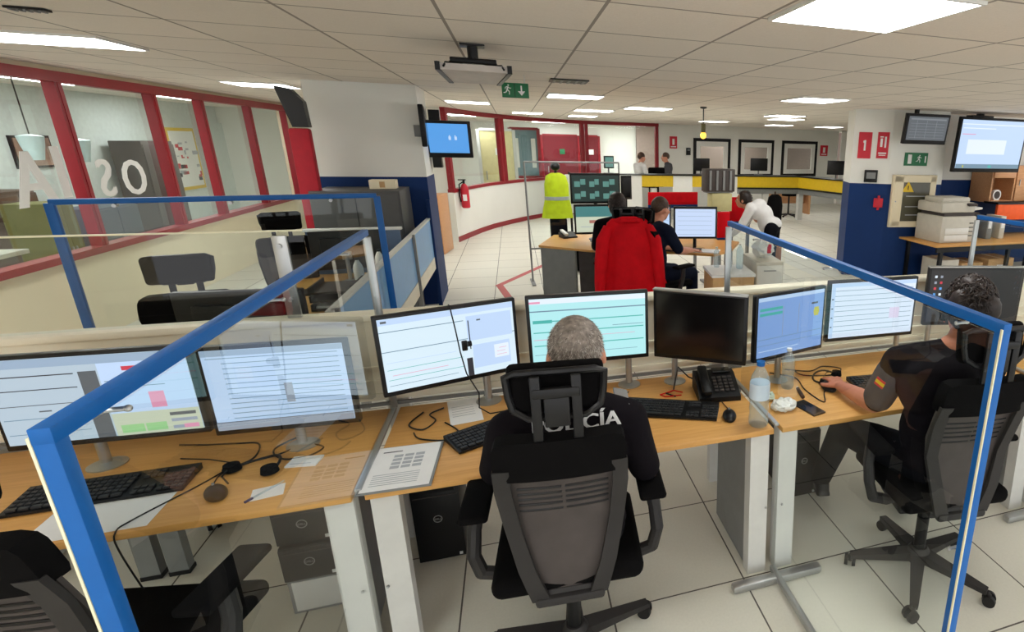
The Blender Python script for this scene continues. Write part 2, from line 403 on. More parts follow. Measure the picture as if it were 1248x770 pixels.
# interior of the glazed room
wall('wall_glazed_room_back', (-5, 19.4), (7, 19.4), [(0, CZ, M_wall)])
M2, L2 = frame2((3.95, 16.3), (10.6, 17.6))
def ubk(x, y):   # where a sight line meets the back wall: u along it, z
    d = ray(x, y); A = Vector((3.95, 16.3, 0)); nrm = M2.to_3x3() @ Vector((0, 1, 0)); t = (A - CO).dot(nrm) / d.dot(nrm); P = CO + d * t
    return (M2.inverted() @ P).x, P.z
BW = []
for x0, x1 in ((845, 890), (900, 943), (953, 996)):
    BW.append((ubk(x0, 175)[0], ubk(x1, 175)[0], .95, 2.08))
wall('wall_back', (3.95, 16.3), (10.6, 17.6), [(0, CZ, M_wall)], BW, .12)
for k, (u0, u1, z0, z1) in enumerate(BW):
    e = bpy.data.objects.new('window_%d' % (k + 11), None); COL.objects.link(e); e.matrix_world = M2 @ Matrix.Translation((u0, 0, z0)); struct(e)
    W, H = u1 - u0, z1 - z0; f = .09
    def ring(mt, o, wd, y0, y1, name):
        mb = MB().m(mt)
        mb.box((o + wd / 2, (y0 + y1) / 2, H / 2), (wd, y1 - y0, H - 2 * o)); mb.box((W - o - wd / 2, (y0 + y1) / 2, H / 2), (wd, y1 - y0, H - 2 * o))
        mb.box((W / 2, (y0 + y1) / 2, H - o - wd / 2), (W - 2 * o - 2 * wd, y1 - y0, wd)); mb.box((W / 2, (y0 + y1) / 2, o + wd / 2), (W - 2 * o - 2 * wd, y1 - y0, wd))
        mb.build(name, e)
    ring(M_black, 0, f, -.03, .12, 'window_frame'); ring(M_white, f, .14, -.02, .02, 'inner_frame')
    MB().m(M_win).box((W / 2, .06, H / 2), (W - .4, .01, H - .4)).build('pane', e)
wall('wall_back_corridor', (3.9, 19.2), (12.5, 19.2), [(0, CZ, mat('taupe_wall', hx(150, 132, 124), .7))])
wall('wall_right_far', (10.7, 17.6), (10.7, 7.9), [(0, CZ, M_wall)])
wall('wall_right_mid', (6.2, 7.9), (10.8, 7.9), [(0, CZ, M_wall)], th=.08)

# red doors, blue window and cream door inside the glazed room
def panel_door(name, x0, x1, z0, z1, Y, mt, hint):
    e = bpy.data.objects.new(name, None); COL.objects.link(e); e.location = (x0, Y, z0); struct(e)
    W, H = x1 - x0, z1 - z0; mb = MB().m(mt).box((W / 2, 0, H / 2), (W, .05, H))
    mb.build('door_leaf', e)
    MB().m(M_red if hint != 'cream' else M_grey).box((-.04, 0, H / 2), (.07, .09, H + .06)).box((W + .04, 0, H / 2), (.07, .09, H + .06)).box((W / 2, 0, H + .03), (W, .09, .06)).build('door_frame', e)
    MB().m(M_green if hint == 'g' else M_paper).box((W * .55, -.03, H * .77), (.16, .006, .16)).build('door_sign', e)
    MB().m(M_alu).cone((W * .12, -.07, H * .45), (W * .12, -.07, H * .55), .014).cone((W * .12, -.02, H * .46), (W * .12, -.07, H * .46), .01).cone((W * .12, -.02, H * .54), (W * .12, -.07, H * .54), .01).build('door_handle', e)
a = aY(661, 168, 19.3); b = aY(703, 168, 19.3); c = aY(712, 168, 19.3); d = aY(728, 168, 19.3)
panel_door('door_1', a.x, b.x, 0, 2.05, 19.3, M_door, 'g'); panel_door('door_2', b.x + .16, d.x, 0, 2.05, 19.3, M_door, 'w')
a = aY(578, 140, 13.9); b = aY(610, 140, 15.0)
panel_door('door_3', -.72, .02, 0, 2.1, 15.3, mat('cream_door', hx(226, 214, 160), .5), 'cream')
a = aY(620, 150, 17.4); b = aY(655, 150, 17.4)
e = bpy.data.objects.new('window_14', None); COL.objects.link(e); e.location = (a.x, 17.4, 1.05); struct(e)
W = b.x - a.x
MB().m(M_red).box((0, 0, .5), (.09, .08, 1.35)).box((W, 0, .5), (.09, .08, 1.35)).box((W / 2, 0, 1.16), (W, .08, .07)).box((W / 2, 0, -.16), (W, .08, .07)).build('window_frame', e)
MB().m(mat('blue_grey_blind', hx(120, 146, 156), .6)).box((W / 2, .03, .5), (W, .02, 1.25)).build('blind', e)
MB().m(M_white).box((W * .2, .01, .5), (.12, .015, .8)).box((W * .8, .01, .5), (.12, .015, .8)).build('pane', e)
struct(MB().m(M_wall).box((a.x + W / 2, 17.5, .45), (W + .1, .1, .9)).build('wall_glazed_room_low'))

# ------------------------------------------------------------------ ceiling lights
LP = [((1.414, 2.192), 1, .62, .63, 'square bright ceiling light panel over the front desks, nearest of all'),
      ((-2.75, 5.02), 1, .9, .55, 'wide ceiling light panel at the upper left, above the red window wall'),
      ((-2.62, 8.2), 1, .6, .6, 'ceiling light panel just left of the white column top'),
      ((3.42, 6.3), 1, .62, .62, 'ceiling light panel above and left of the column with signs'),
      ((4.75, 9.85), 1, .62, .6, 'ceiling light panel behind the one left of the sign column'),
      ((5.35, 11.0), 1, .62, .6, 'farther twin panel in the pair beyond the sign column light'),
      ((.78, 7.6), 1, .66, .6, 'ceiling light panel right of the green exit sign'),
      ((1.42, 10.75), 1, .66, .6, 'thin ceiling light panel behind the one right of the exit sign'),
      ((2.1, 9.4), 1, .7, .6, 'ceiling light panel above the red doors to the right'),
      ((-.58, 9.85), 1, .62, .55, 'ceiling light panel left of the exit sign by the hanging screen'),
      ((.35, 12.7), 1, .6, .6, 'small far ceiling light over the left red framed glazing'),
      ((1.5, 13.2), 1, .6, .6, 'small far ceiling light over the middle red framed glazing'),
      ((4.6, 13.4), 1, .62, .6, 'far ceiling light above the leftmost black framed window'),
      ((6.7, 14.2), 1, .62, .6, 'far ceiling light above the middle black framed window'),
      ((8.2, 14.2), 1, .62, .6, 'far ceiling light above the rightmost black framed window'),
      ((-4.9, 6.2), 0, .6, 1.2, 'office ceiling light seen through the second red window bay'),
      ((-4.9, 9.2), 0, .6, 1.2, 'office ceiling light seen through the fourth red window bay'),
      ((-4.9, 12.2), 0, .6, 1.2, 'office ceiling light farthest behind the red windows'),
      ((-4.9, 3.4), 0, .6, 1.2, 'office ceiling light nearest behind the red windows'),
      ((-.9, 15.2), 0, .9, .9, 'added ceiling light brightening the curved glazed room by its left end'),  # extra panel, added to brighten the glazed room interior
      ((1.2, 18.2), 0, 1.2, .9, 'ceiling light inside the curved glazed room on the left'),
      ((3.6, 18.0), 0, 1.2, .9, 'ceiling light inside the curved glazed room on the right'),
      ((7.0, 18.4), 0, 1.2, .6, 'corridor ceiling light behind the black framed windows'),
      ((1.414, -.6), 0, .62, .62, 'added unseen ceiling light behind the viewer on the right'),  # from here to the end: unseen panels added for overall lighting
      ((-1.3, .2), 0, .62, .62, 'added unseen ceiling light behind the viewer on the left'),
      ((-1.3, -1.4), 0, .62, .62, 'added unseen ceiling light farthest behind the viewer'),
      ((4.3, 1.2), 0, .62, .62, 'added unseen ceiling light to the right of the front desks'),
      ((6.6, 3.2), 0, .62, .62, 'added unseen ceiling light over the aisle before the printer'),
      ((4.3, -1.2), 0, .62, .62, 'added unseen ceiling light to the far right behind the viewer'),
      ((7.6, 5.8), 0, .62, .62, 'added unseen ceiling light before the large wall screen')]
for (x, y), vis, wx, wy, lab in LP:
    t = thing('ceiling_light', lab, 'ceiling light', (x, y, CZ - .001), 0, 'ceiling light panels')
    MB().m(M_lamp).box((0, 0, -.008), (wx - .03, wy - .03, .012)).build('diffuser', t)
    MB().m(M_white).box((0, wy / 2 - .008, -.007), (wx, .016, .014)).box((0, -wy / 2 + .008, -.007), (wx, .016, .014)).box((wx / 2 - .008, 0, -.007), (.016, wy - .032, .014)).box((-wx / 2 + .008, 0, -.007), (.016, wy - .032, .014)).build('frame', t)
# vents
for i, ((x, y), lab) in enumerate([(((aZ(693, 98, CZ)).x, aZ(693, 98, CZ).y), 'dark slotted ceiling vent right of the exit sign'),
                     ((aZ(33, 9, CZ).x, aZ(33, 9, CZ).y), 'small brown slotted ceiling vent at the top left corner')]):
    t = thing('ceiling_vent', lab, 'vent', (x, y, CZ - .001))
    MB().m(M_satin).box((0, 0, -.006), (.34 - .2 * i, .3 - .24 * i, .01)).build('backing', t)
    mb = MB().m(M_dgrey)
    for k in range(5): mb.box(((-.13 + k * .065) * (1 - .6 * i), 0, -.014), (.02 - .01 * i, .28 - .23 * i, .006))
    mb.build('slats', t)
# ceiling mounted screen
P = Vector((-.1, 3.1, 2.28))
t = thing('ceiling_screen', 'white ceiling-mounted display seen from beneath with black side rails', 'hanging screen', (-.18, 3.98, CZ), .05)
MB().m(M_satin).cone((0, 0, 0), (0, 0, -.08), .03).box((0, 0, -.005), (.14, .14, .01), .003).box((0, 0, -.09), (.26, .06, .03), .006).cone((-.12, -.02, -.1), (-.14, .02, -.13), .012).cone((.12, -.02, -.1), (.14, .02, -.13), .012).build('mount', t)
mb = MB().m(mat('beige_shell', hx(196, 188, 182), .5)).prism3([(-.18, -.2, -.13), (.18, -.2, -.13), (.13, .26, -.16), (-.13, .26, -.16)], (0, 0, -.035)); mb.build('shell', t)
for s in (-1, 1): MB().m(M_satin).prism3([(s * .18, -.21, -.125), (s * .205, -.21, -.125), (s * .155, .27, -.155), (s * .13, .27, -.155)], (0, 0, -.045)).build('rail', t)
mb = MB().m(M_satin)
for sx in (-1, 1): mb.tube([(sx * .05, .0, -.1), (sx * .1, -.1, -.12), (sx * .15, -.18, -.125), (sx * .16, -.22, -.15)], .006)
mb.build('cable', t)
# exit sign
def running_man(mb, x, z, s, y=-.004, mirror=1):
    q = lambda a, b: (x + mirror * a * s, y, z + b * s)
    mb.m(M_paper); mb.ell(q(.06, .36), (.06 * s, .003, .06 * s))
    for a, b, r in (((.02, .27), (-.04, .02), .055), ((.02, .26), (.18, .12), .03), ((.18, .12), (.26, .18), .025), ((0, .26), (-.16, .2), .03), ((-.16, .2), (-.18, .06), .025),
                    ((-.03, .02), (.12, -.1), .04), ((.12, -.1), (.1, -.32), .035), ((-.04, .02), (-.14, -.16), .04), ((-.14, -.16), (-.32, -.2), .035)):
        p0, p1 = Vector(q(*a)), Vector(q(*b)); mb.cone(p0, p1, r * s, r * s, 6)
e = thing('exit_sign', 'green hanging exit sign with running figure and down arrow', 'exit sign', (.065, 5.5, 2.25))
MB().m(M_green).box((0, 0, .06), (.22, .02, .12), .003).build('plate', e)
mb = MB(); running_man(mb, -.062, .06, .11, -.011); mb.m(M_paper).box((.05, -.0115, .075), (.012, .003, .05)).prism3([(.02, -.0102, .055), (.08, -.0102, .055), (.05, -.0102, .02)], (0, -.003, 0)); mb.m(M_satin).box((-.005, -.0115, .06), (.004, .003, .11))
mb.build('pictogram', e); MB().m(M_grey).cone((-.08, 0, .12), (-.08, 0, .189), .004).cone((.08, 0, .12), (.08, 0, .189), .004).build('hanger', e)
# hanging amber beacon
P = aY(857, 165, 8.5)
t = thing('warning_beacon', 'amber beacon hanging from the ceiling on a dark rod', 'beacon', (P.x, 8.5, CZ))
MB().m(M_satin).lathe([(.05, 0), (.05, -.02), (.012, -.03)]).cone((0, 0, -.02), (0, 0, P.z - CZ + .1), .008).build('rod', t)
MB().m(mat('olive_housing', hx(90, 84, 40), .5)).cone((0, 0, P.z - CZ + .17), (0, 0, P.z - CZ + .04), .035).build('housing', t)
MB().m(M_amber).ell((0, 0, P.z - CZ), (.045, .045, .05)).build('lamp', t)
mb = MB(); P2 = aY(1082, 108, 6.0)

# ------------------------------------------------------------------ wall things
# right column: signs, electric panel, screens
CA, CB, CC = Vector((4.72, 7.42, 0)), Vector((5.21, 7.17, 0)), Vector((6.1, 7.06, 0))
def face_pt(x, y, A, B):
    d = ray(x, y); n = (B - A).cross(Vector((0, 0, 1))); t = (A - CO).dot(n) / d.dot(n); return CO + d * t
def on_face(name, label, cat, px0, px1, py0, py1, A, B, th=.012):
    p, q = face_pt(px0, (py0 + py1) / 2, A, B), face_pt(px1, (py0 + py1) / 2, A, B); c0, c1 = face_pt((px0 + px1) / 2, py1, A, B), face_pt((px0 + px1) / 2, py0, A, B)
    W = (q - p).xy.length; H = c1.z - c0.z; rz = math.atan2((B - A).y, (B - A).x); mid = (p + q) / 2; nrm = Vector((math.sin(rz), -math.cos(rz), 0))
    t = thing(name, label, cat, (mid.x + nrm.x * .001, mid.y + nrm.y * .001, c0.z), rz); return t, W, H
t, W, H = on_face('fire_sign', 'plain red fire sign with white upright bar, left of its twin', 'sign', 1046, 1062, 161, 193, CA, CB)
MB().m(M_signred).box((0, -.006, H / 2), (W, .01, H)).build('plate', t); MB().m(M_paper).box((0, -.0125, H / 2), (W * .14, .002, H * .4)).box((-W * .07, -.0125, H * .64), (W * .14, .002, H * .08)).build('pictogram', t)
t, W, H = on_face('extinguisher_sign', 'narrow red sign with white extinguisher and flame beside the red fire sign', 'sign', 1069, 1083, 161, 193, CA, CB)
MB().m(M_signred).box((0, -.006, H / 2), (W, .01, H)).build('plate', t)
MB().m(M_paper).box((-W * .15, -.0125, H * .6), (W * .2, .002, H * .32)).box((W * .2, -.0125, H * .62), (W * .16, .002, H * .42)).box((0, -.0125, H * .2), (W * .7, .002, H * .05)).box((0, -.0125, H * .12), (W * .6, .002, H * .03)).box((-W * .15, -.0125, H * .82), (W * .3, .002, H * .04)).build('pictogram', t)
t, W, H = on_face('intercom_box', 'small black box on the white part of the sign column', 'intercom', 1053, 1069, 207, 222, CA, CB)
MB().m(M_satin).box((0, -.02, H / 2), (W, .038, H), .006).build('housing', t); MB().m(M_dgrey).box((0, -.041, H * .55), (W * .7, .003, H * .5)).build('grille', t)
t, W, H = on_face('alarm_button', 'red alarm knob on the navy lower half of the column', 'alarm button', 1063, 1077, 239, 255, CA, CB)
MB().m(M_signred).box((0, -.012, H / 2), (W * .8, .022, H * .7), .004).build('housing', t); MB().m(M_signred).cone((0, -.022, H / 2), (0, -.07, H / 2), W * .25, W * .32).box((0, -.03, H / 2), (W * .2, .02, H * 1.1), .003).build('knob', t)
t, W, H = on_face('exit_route_sign', 'green sign with running figure and door above the electric panel', 'exit sign', 1102, 1130, 186, 202, CB, CC)
MB().m(M_green).box((0, -.006, H / 2), (W, .01, H)).build('plate', t)
mb = MB(); running_man(mb, W * .12, H * .5, H * .8, -.0125); mb.m(M_paper).box((-W * .28, -.0125, H * .5), (W * .16, .002, H * .7)).box((W * .4, -.0125, H * .5), (W * .05, .002, H * .5)); mb.build('pictogram', t)
t, W, H = on_face('electric_panel', 'cream electric cabinet with glazed door and yellow warning triangle', 'electric panel', 1084, 1136, 213, 276, CB, CC)
MB().m(M_cream).box((0, -.03, H / 2), (W, .06, H), .006).build('housing', t)
mb = MB().m(M_cream)
for c, d in (((0, -.066, H * .06), (W * .96, .012, H * .1)), ((0, -.066, H * .93), (W * .96, .012, H * .12)), ((-W * .37, -.066, H / 2), (W * .2, .012, H * .94)), ((W * .41, -.066, H / 2), (W * .12, .012, H * .94))): mb.box(c, d)
dr = mb.build('door', t)
MB().m(mat('smoked_glass', hx(78, 76, 60), .15)).box((W * .045, -.064, H * .49), (W * .62, .006, H * .74)).build('pane', dr)
MB().m(M_ink).box((W * .04, -.068, H * .6), (W * .45, .003, .012)).box((W * .04, -.068, H * .4), (W * .45, .003, .012)).box((W * .04, -.068, H * .24), (W * .4, .003, .012)).build('breaker_rows', dr)
mb = MB().m(M_yellow).prism3([(-W * .3, -.069, H * .68), (-W * .02, -.069, H * .68), (-W * .16, -.069, H * .88)], (0, -.003, 0)); mb.m(M_satin).box((-W * .16, -.073, H * .76), (W * .02, .002, H * .08)); mb.build('warning_triangle', dr)
MB().m(M_alu).cone((-W * .42, -.07, H * .5), (-W * .42, -.08, H * .5), .01).build('lock', dr)
def tv(name, label, cx, cy, z0, z1, w, rz, tilt, scr, frame, rects=(), mount=None):
    t = thing(name, label, 'screen', (cx, cy, (z0 + z1) / 2), rz); h = z1 - z0
    R = Matrix.Rotation(tilt, 4, 'X')
    mb = MB(); mb.T = R; mb.m(frame).box((0, .03, 0), (w, .06, h), .008).box((0, .075, 0), (w * .6, .05, h * .6), .01); mb.build('housing', t)
    mb = MB(); mb.T = R; mb.m(scr).box((0, -.002, .01), (w - .07, .004, h - .09))
    for k, (x, y, a, b, mt) in enumerate(rects): mb.m(mt).box(((x + a / 2 - .5) * (w - .07), -.0045 - .0006 * (k + 1), .01 + (y + b / 2 - .5) * (h - .09)), (a * (w - .07), .001, b * (h - .09)))
    mb.build('display', t)
    if mount:
        mb = MB().m(M_satin)
        for a, b in mount: mb.box(a, b, .004)
        mb.build('bracket', t)
    return t
tv('wall_screen', 'smaller wall screen with a dim grey table, above the green exit sign', 5.44, 6.72, 1.97, 2.37, .74, .03, .12, S_dgray, M_black, [(.05, .86, .9, .06, S_mgray)] + [(.05, .1 + k * .12, .88, .015, S_mgray) for k in range(6)] + [(.2 + .25 * k, .08, .01, .75, S_mgray) for k in range(3)], [((0, .16, .05), (.12, .16, .12)), ((0, .25, .18), (.05, .05, .44)), ((0, .25, .4), (.34, .1, .04))])
tv('wall_screen', 'largest wall screen, bright pale blue, at the far right above the printer', 6.62, 6.72, 1.6, 2.36, 1.28, .02, .06, S_blue, M_black, [(0, .9, 1, .02, S_white), (.02, .82, .5, .02, S_white), (0, 0, 1, .09, S_line), (.1, .015, .02, .05, S_yel), (.5, .015, .05, .05, S_teal), (.12, .3, .6, .3, S_white), (.02, .7, .2, .015, S_pink)], [((0, .2, .1), (.3, .2, .3)), ((0, .3, .3), (.08, .08, .3)), ((0, .3, .41), (.4, .14, .03))])
# left column screens
tv('wall_screen', 'bright blue wall screen on the side of the white column', -.7, 7.62, 1.68, 2.1, .5, 0, .04, S_tvblue, M_satin, [(.5, .45, .06, .12, S_blue), (.65, .45, .06, .12, S_blue), (.52, .58, .02, .03, S_white), (.66, .58, .02, .03, S_white)], [((-.1, .14, 0), (.14, .1, .14)), ((-.16, .14, -.18), (.1, .12, .3)), ((-.14, .14, .18), (.12, .1, .3))])
t = thing('wall_screen', 'thin black screen seen edge-on at the corner of the white column', 'screen', (-.88, 7.02, 2.02), PI / 2 + .1)
MB().m(M_black).box((0, 0, 0), (.5, .05, .42), .01).build('housing', t); MB().m(S_off).box((0, -.027, 0), (.46, .004, .38)).build('display', t)
MB().m(M_dgrey).box((.12, .06, -.05), (.12, .07, .12), .004).build('bracket', t)
# back wall signs
def on_back(name, label, cat, x0, x1, y0, y1):
    u0, z1 = ubk(x0, y0); u1, z0 = ubk(x1, y1); t = thing(name, label, cat, M2 @ Vector(((u0 + u1) / 2, -.002, z0)), math.atan2(M2[1][0], M2[0][0])); return t, u1 - u0, z1 - z0
for lab, bx in (('red notice left of the black framed windows on the back wall', (816, 825, 166, 181)), ('red notice right of the black framed windows on the back wall', (1000, 1008, 177, 190))):
    t, W, H = on_back('fire_sign', lab, 'sign', *bx)
    MB().m(M_signred).box((0, -.006, H / 2), (W, .01, H)).build('plate', t); MB().m(M_paper).box((0, -.0125, H * .55), (W * .3, .002, H * .5)).box((0, -.0125, H * .15), (W * .7, .002, H * .08)).build('pictogram', t)
t, W, H = on_back('card_reader', 'small black box on the back wall beside the leftmost black framed window', 'card reader', 836, 841, 180, 189)
MB().m(M_satin).box((0, -.02, H / 2), (W, .035, H), .005).build('housing', t); MB().m(M_dgrey).box((0, -.04, H * .7), (W * .6, .003, H * .2)).build('display', t)
# extinguisher at the corner
P = aY(561, 258, 11.6)
t = thing('fire_extinguisher', 'red fire extinguisher hanging at the corner of the curved white wall', 'fire extinguisher', (-.925, 11.97, .62))
MB().m(M_grey).box((-.05, .02, .3), (.06, .05, .05)).build('wall_bracket', t)
MB().m(M_signred).lathe([(.06, 0), (.075, .02), (.075, .36), (.05, .43), (.025, .46)]).build('cylinder', t)
MB().m(M_black).cone((0, 0, .46), (0, 0, .52), .02).box((-.03, 0, .53), (.14, .02, .02), .004).build('valve', t); MB().m(M_black).tube([(0, -.02, .5), (-.08, -.04, .45), (-.09, -.05, .25), (-.08, -.03, .12)], .012).build('hose', t)
MB().m(M_paper).box((0, -.074, .2), (.07, .006, .12)).build('label_plate', t)
# red post with a black head, left of the column
t = thing('standing_banner', 'tall red banner post with a black slanted head beside the white column', 'banner', (-1.89, 6.62, 0))
MB().m(mat('banner_red', hx(178, 18, 40), .7, var=.08)).box((0, 0, 1.02), (.17, .1, 1.88), .02).build('banner_cloth', t)
MB().m(M_satin).prism3([(-.13, -.05, 2.33), (-.01, -.05, 2.31), (.08, -.05, 2.2), (.09, -.05, 1.97), (-.04, -.05, 1.97)], (0, .1, 0)).build('head', t)
MB().m(M_dgrey).box((0, 0, .03), (.26, .26, .05), .01).cone((0, 0, .04), (0, 0, .1), .03).build('foot', t)
# floor tape
mb = MB().m(M_tape)
pts = [(-.12, 7.1), (-.32, 8.0), (.3, 9.05), (.36, 8.9)]
def tape(a, b, w=.09):
    a, b = Vector(a), Vector(b); d = (b - a).normalized(); n = Vector((-d.y, d.x)) * w / 2; mb.prism([tuple(a - n), tuple(b - n), tuple(b + n), tuple(a + n)], .0005, .0015)
tape((-.14, 7.0), (-.31, 7.98)); tape((-.33, 7.94), (.34, 9.2))
tag(mb.build('floor_tape', smooth=0), 'red adhesive line with a sharp corner on the pale floor', 'floor tape')

# ------------------------------------------------------------------ front bench: partition, desks, glass screens
DZ = .74
t = thing('partition_wall', 'long low cream partition behind the front row of screens', 'partition', (.5, 2.68, 0))
MB().m(M_panel).box((0, 0, .96), (6.2, .05, .38)).build('panel', t)
MB().m(M_panel).box((0, 0, 1.16), (6.24, .085, .03), .006).build('top_cap', t)
mb = MB().m(M_panel).box((0, -.03, .80), (6.2, .02, .012)).box((0, -.03, .865), (6.2, .02, .01)).box((0, -.03, .93), (6.2, .02, .01)); mb.m(M_dgrey).box((0, -.027, .752), (6.2, .012, .015)); mb.build('rail', t)
for x in (-2.655, -1.085, .485, 2.055): MB().m(M_grey).box((x, .04, .39), (.09, .05, .78)).build('post', t)
for xa in ((-1.60 - .5), (1.05 - .5)):
    mb = MB().m(M_dgrey)
    for s in (-.05, .05): mb.box((xa + s, .08, .38), (.07, .05, .76)); mb.m(M_satin).box((xa + s, .08, .012), (.075, .055, .02)); mb.m(M_dgrey)
    mb.build('leg', t)
def desk(label, x0, x1):
    t = thing('office_desk', label, 'desk', ((x0 + x1) / 2, 2.28, 0)); W = x1 - x0
    MB().m(M_oak).box((0, 0, DZ - .0125), (W, .69, .025), .003).build('worktop', t)
    for s in (-1, 1):
        mb = MB().m(M_grey).prism3([(s * (W / 2 - .092), -.34, 0), (s * (W / 2 - .005), -.34, 0), (s * (W / 2 - .005), -.31, DZ - .026), (s * (W / 2 - .092), -.31, DZ - .026)], (0, .06, 0))
        mb.m(M_dgrey)
        if s > 0: mb.box((s * (W / 2 - .07), -.08, .36), (.03, .4, .7))
        mb.build('leg', t)
        MB().m(M_alu).ell((s * (W / 2 - .02), -.345, .35), .006, n=8, k=6).build('bolt', t)
    MB().m(M_dgrey).box((0, .2, .68), (W - .3, .1, .06), .004).build('cable_tray', t)
    MB().m(M_grey).box((0, -.2, .695), (W - .3, .04, .04)).build('crossbar', t)
    return t
desk('beech topped desk on the left with black keyboard and loose notes', -2.14, -.605)
desk('beech topped desk in the middle where the grey-haired officer sits', -.565, .965)
desk('beech topped desk on the right where the dark-haired officer leans', 1.005, 2.53)
desk('empty end of the bench desk at the far right edge', 2.57, 3.55)
def privacy(label, x, y0=.885, y1=2.6, top=1.53, foot=True, step=True):
    t = thing('glass_screen', label, 'glass screen', (x, 0, 0)); s = .022
    pts = [(0, y0 + .02, .06), (0, y1, .06 if not step else 0), (0, y1, top - .02), (0, y0 + .02, top - .02)]
    pts = [(-.003, y0 + .02, .05), (-.003, 1.925, .05), (-.003, 1.925, .75), (-.003, y1, .75), (-.003, y1, top - .02), (-.003, y0 + .02, top - .02)]
    MB().m(M_acr).prism3(pts, (.006, 0, 0)).build('pane', t, smooth=0)
    MB().m(M_bframe).box((0, y0, top / 2 - .004), (.022, .026, top - .008), .002).build('post', t)
    MB().m(M_bframe).box((0, (y0 + y1) / 2 - .0065, top), (.023, y1 - y0 + .013, .024), .002).build('top_rail', t)
    MB().m(mat('pale_edge_and_highlight', hx(226, 222, 190), .3)).box((-.013, y0 - .010, top / 2), (.004, .006, top), .001).build('edge_highlight', t)  # pale strip beside the post paints in the highlight along the glass edge
    MB().m(M_alu).box((0, y1 + .008, 1.13), (.03, .014, .76), .002).build('rear_post', t)
    MB().m(M_alu).box((0, (y0 + 1.92) / 2, .03), (.024, 1.92 - y0, .03), .003).build('bottom_rail', t)
    MB().m(M_alu).box((0, (1.95 + y1) / 2, .748), (.022, y1 - 1.95, .012), .002).build('desk_channel', t)
    if foot:
        MB().m(M_alu).box((0, 1.86, .022), (.44, .045, .04), .012).build('foot', t)
    for k, (yy, zz) in enumerate([(y0 + .12, top - .025), (y0 + .75, top - .025), (y1 - .35, top - .025), (y0 + .028, top - .6), (y0 + .028, .35)]):
        sd = 1 if x > 0 else 1
        MB().m(M_alu).cone((-.016, yy, zz), (.016, yy, zz), .004, n=10).ell((.016, yy, zz), .0055, n=10, k=6).ell((-.016, yy, zz), .0055, n=10, k=6).build('bolt', t)
    return t
privacy('blue framed clear glass screen on the left, between the left and middle desks', -.585)
privacy('blue framed clear glass screen on the right, in front of the dark-haired officer', .985)
privacy('blue framed glass screen standing beyond the second officer at the far right', 2.55)
t = thing('partition_glass', 'clear glass pane with pale edge clipped above the partition on the left', 'glass screen', (-1.5, 2.68, 1.176))
MB().m(M_acr).box((.0, 0, .177), (1.36, .008, .354)).build('pane', t)
MB().m(mat('pale_edge_and_highlight', hx(226, 222, 190), .3)).box((0, 0, .357), (1.36, .01, .006)).build('edge', t)
MB().m(M_alu).box((.6, -.012, .17), (.05, .014, .34), .003).build('clamp_post', t)
MB().m(M_alu).cone((.6, -.02, .3), (.6, -.03, .3), .009, n=10).cone((.6, -.02, .08), (.6, -.03, .08), .009, n=10).build('bolt', t)
# second blue framed screen behind the partition, on the left
A, B = Vector((-2.36, 4.07, 0)), Vector((-.88, 4.36, 0)); L = (B - A).length
t = thing('glass_screen', 'blue framed glass screen behind the partition on the left, across the window wall', 'glass screen', A, math.atan2(B.y - A.y, B.x - A.x))
MB().m(M_acr).box((L / 2, 0, .9), (L - .04, .006, 1.24)).build('pane', t)
MB().m(M_bframe).box((L / 2, 0, 1.525), (L, .035, .03), .004).build('top_rail', t)
for x in (0, L): MB().m(M_bframe).box((x, 0, .76), (.04, .036, 1.52), .004).build('post', t)
for x in (.25, .75, 1.25): MB().m(M_alu).cone((x, -.026, 1.5), (x, .026, 1.5), .01, n=10).build('bolt', t)
for x in (0, L): MB().m(M_alu).box((x, 0, .015), (.05, .4, .03), .006).build('foot', t)
# light blue divider running back to the column
t = thing('desk_divider', 'long light blue divider running back from the partition to the column', 'desk divider', (-.95, 5.15, 0))
MB().m(M_lblue).box((0, 0, .81), (.03, 3.8, .42)).build('panel', t)
MB().m(M_panel).box((0, 0, .53), (.035, 3.8, .13)).build('apron', t)
MB().m(M_grey).box((0, 0, 1.03), (.04, 3.8, .02), .003).build('top_rail', t)
for y in (-1.86, -.6, .65, 1.9): MB().m(M_dgrey if y < 1 else M_blue).box((0.018, y, .52 if y < 1 else .62), (.04, .035, 1.04 if y < 1 else 1.24), .003).build('post', t)

# ------------------------------------------------------------------ monitors
def monitor(label, A, B, zt, h=.33, rects=(), base=S_white, frame=M_satin, pole=None, name='monitor', back=False, edge=None, group=None):
    A, B = Vector((*A, 0)), Vector((*B, 0)); c = (A + B) / 2; W = (B - A).length; rz = math.atan2(B.y - A.y, B.x - A.x)
    t = thing(name, label, 'monitor', (c.x, c.y, DZ), rz, group); z1 = zt - DZ; z0 = z1 - h; zc = (z0 + z1) / 2
    mb = MB().m(frame).box((0, .02, zc), (W, .03, h), .005).box((0, .045, zc), (W * .7, .03, h * .66), .008)
    if edge: mb.m(edge).box((0, .018, z1 - .002), (W + .002, .036, .008), .002)
    mb.build('housing', t)
    sw, sh = W - .03, h - .036
    mb = MB().m(base).box((0, .0035, zc + .004), (sw, .003, sh))
    for k, r in enumerate(rects):
        x, y, a, b, mt = r; mb.m(mt).box(((x + a / 2 - .5) * sw, .0014 - .00016 * k, zc + .004 + (y + b / 2 - .5) * sh), (a * sw, .0008, b * sh))
    mb.build('display', t, smooth=0)
    px = 0
    if pole is not None:
        q = Matrix.Rotation(-rz, 4, 'Z') @ Vector((pole[0] - c.x, pole[1] - c.y, 0)); px = q.x
    py = .085
    MB().m(M_alu).cone((px, py, .006), (px, py, z0 + .16), .016).box((px, py - .02, z0 + .12), (.07, .03, .07), .004).build('stand_pole', t)
    MB().m(M_alu).lathe([(.0, 0), (.055, 0), (.055, .004), (.03, .012), (.018, .014)], (px, py, 0), 28).build('stand_base', t)
    return t
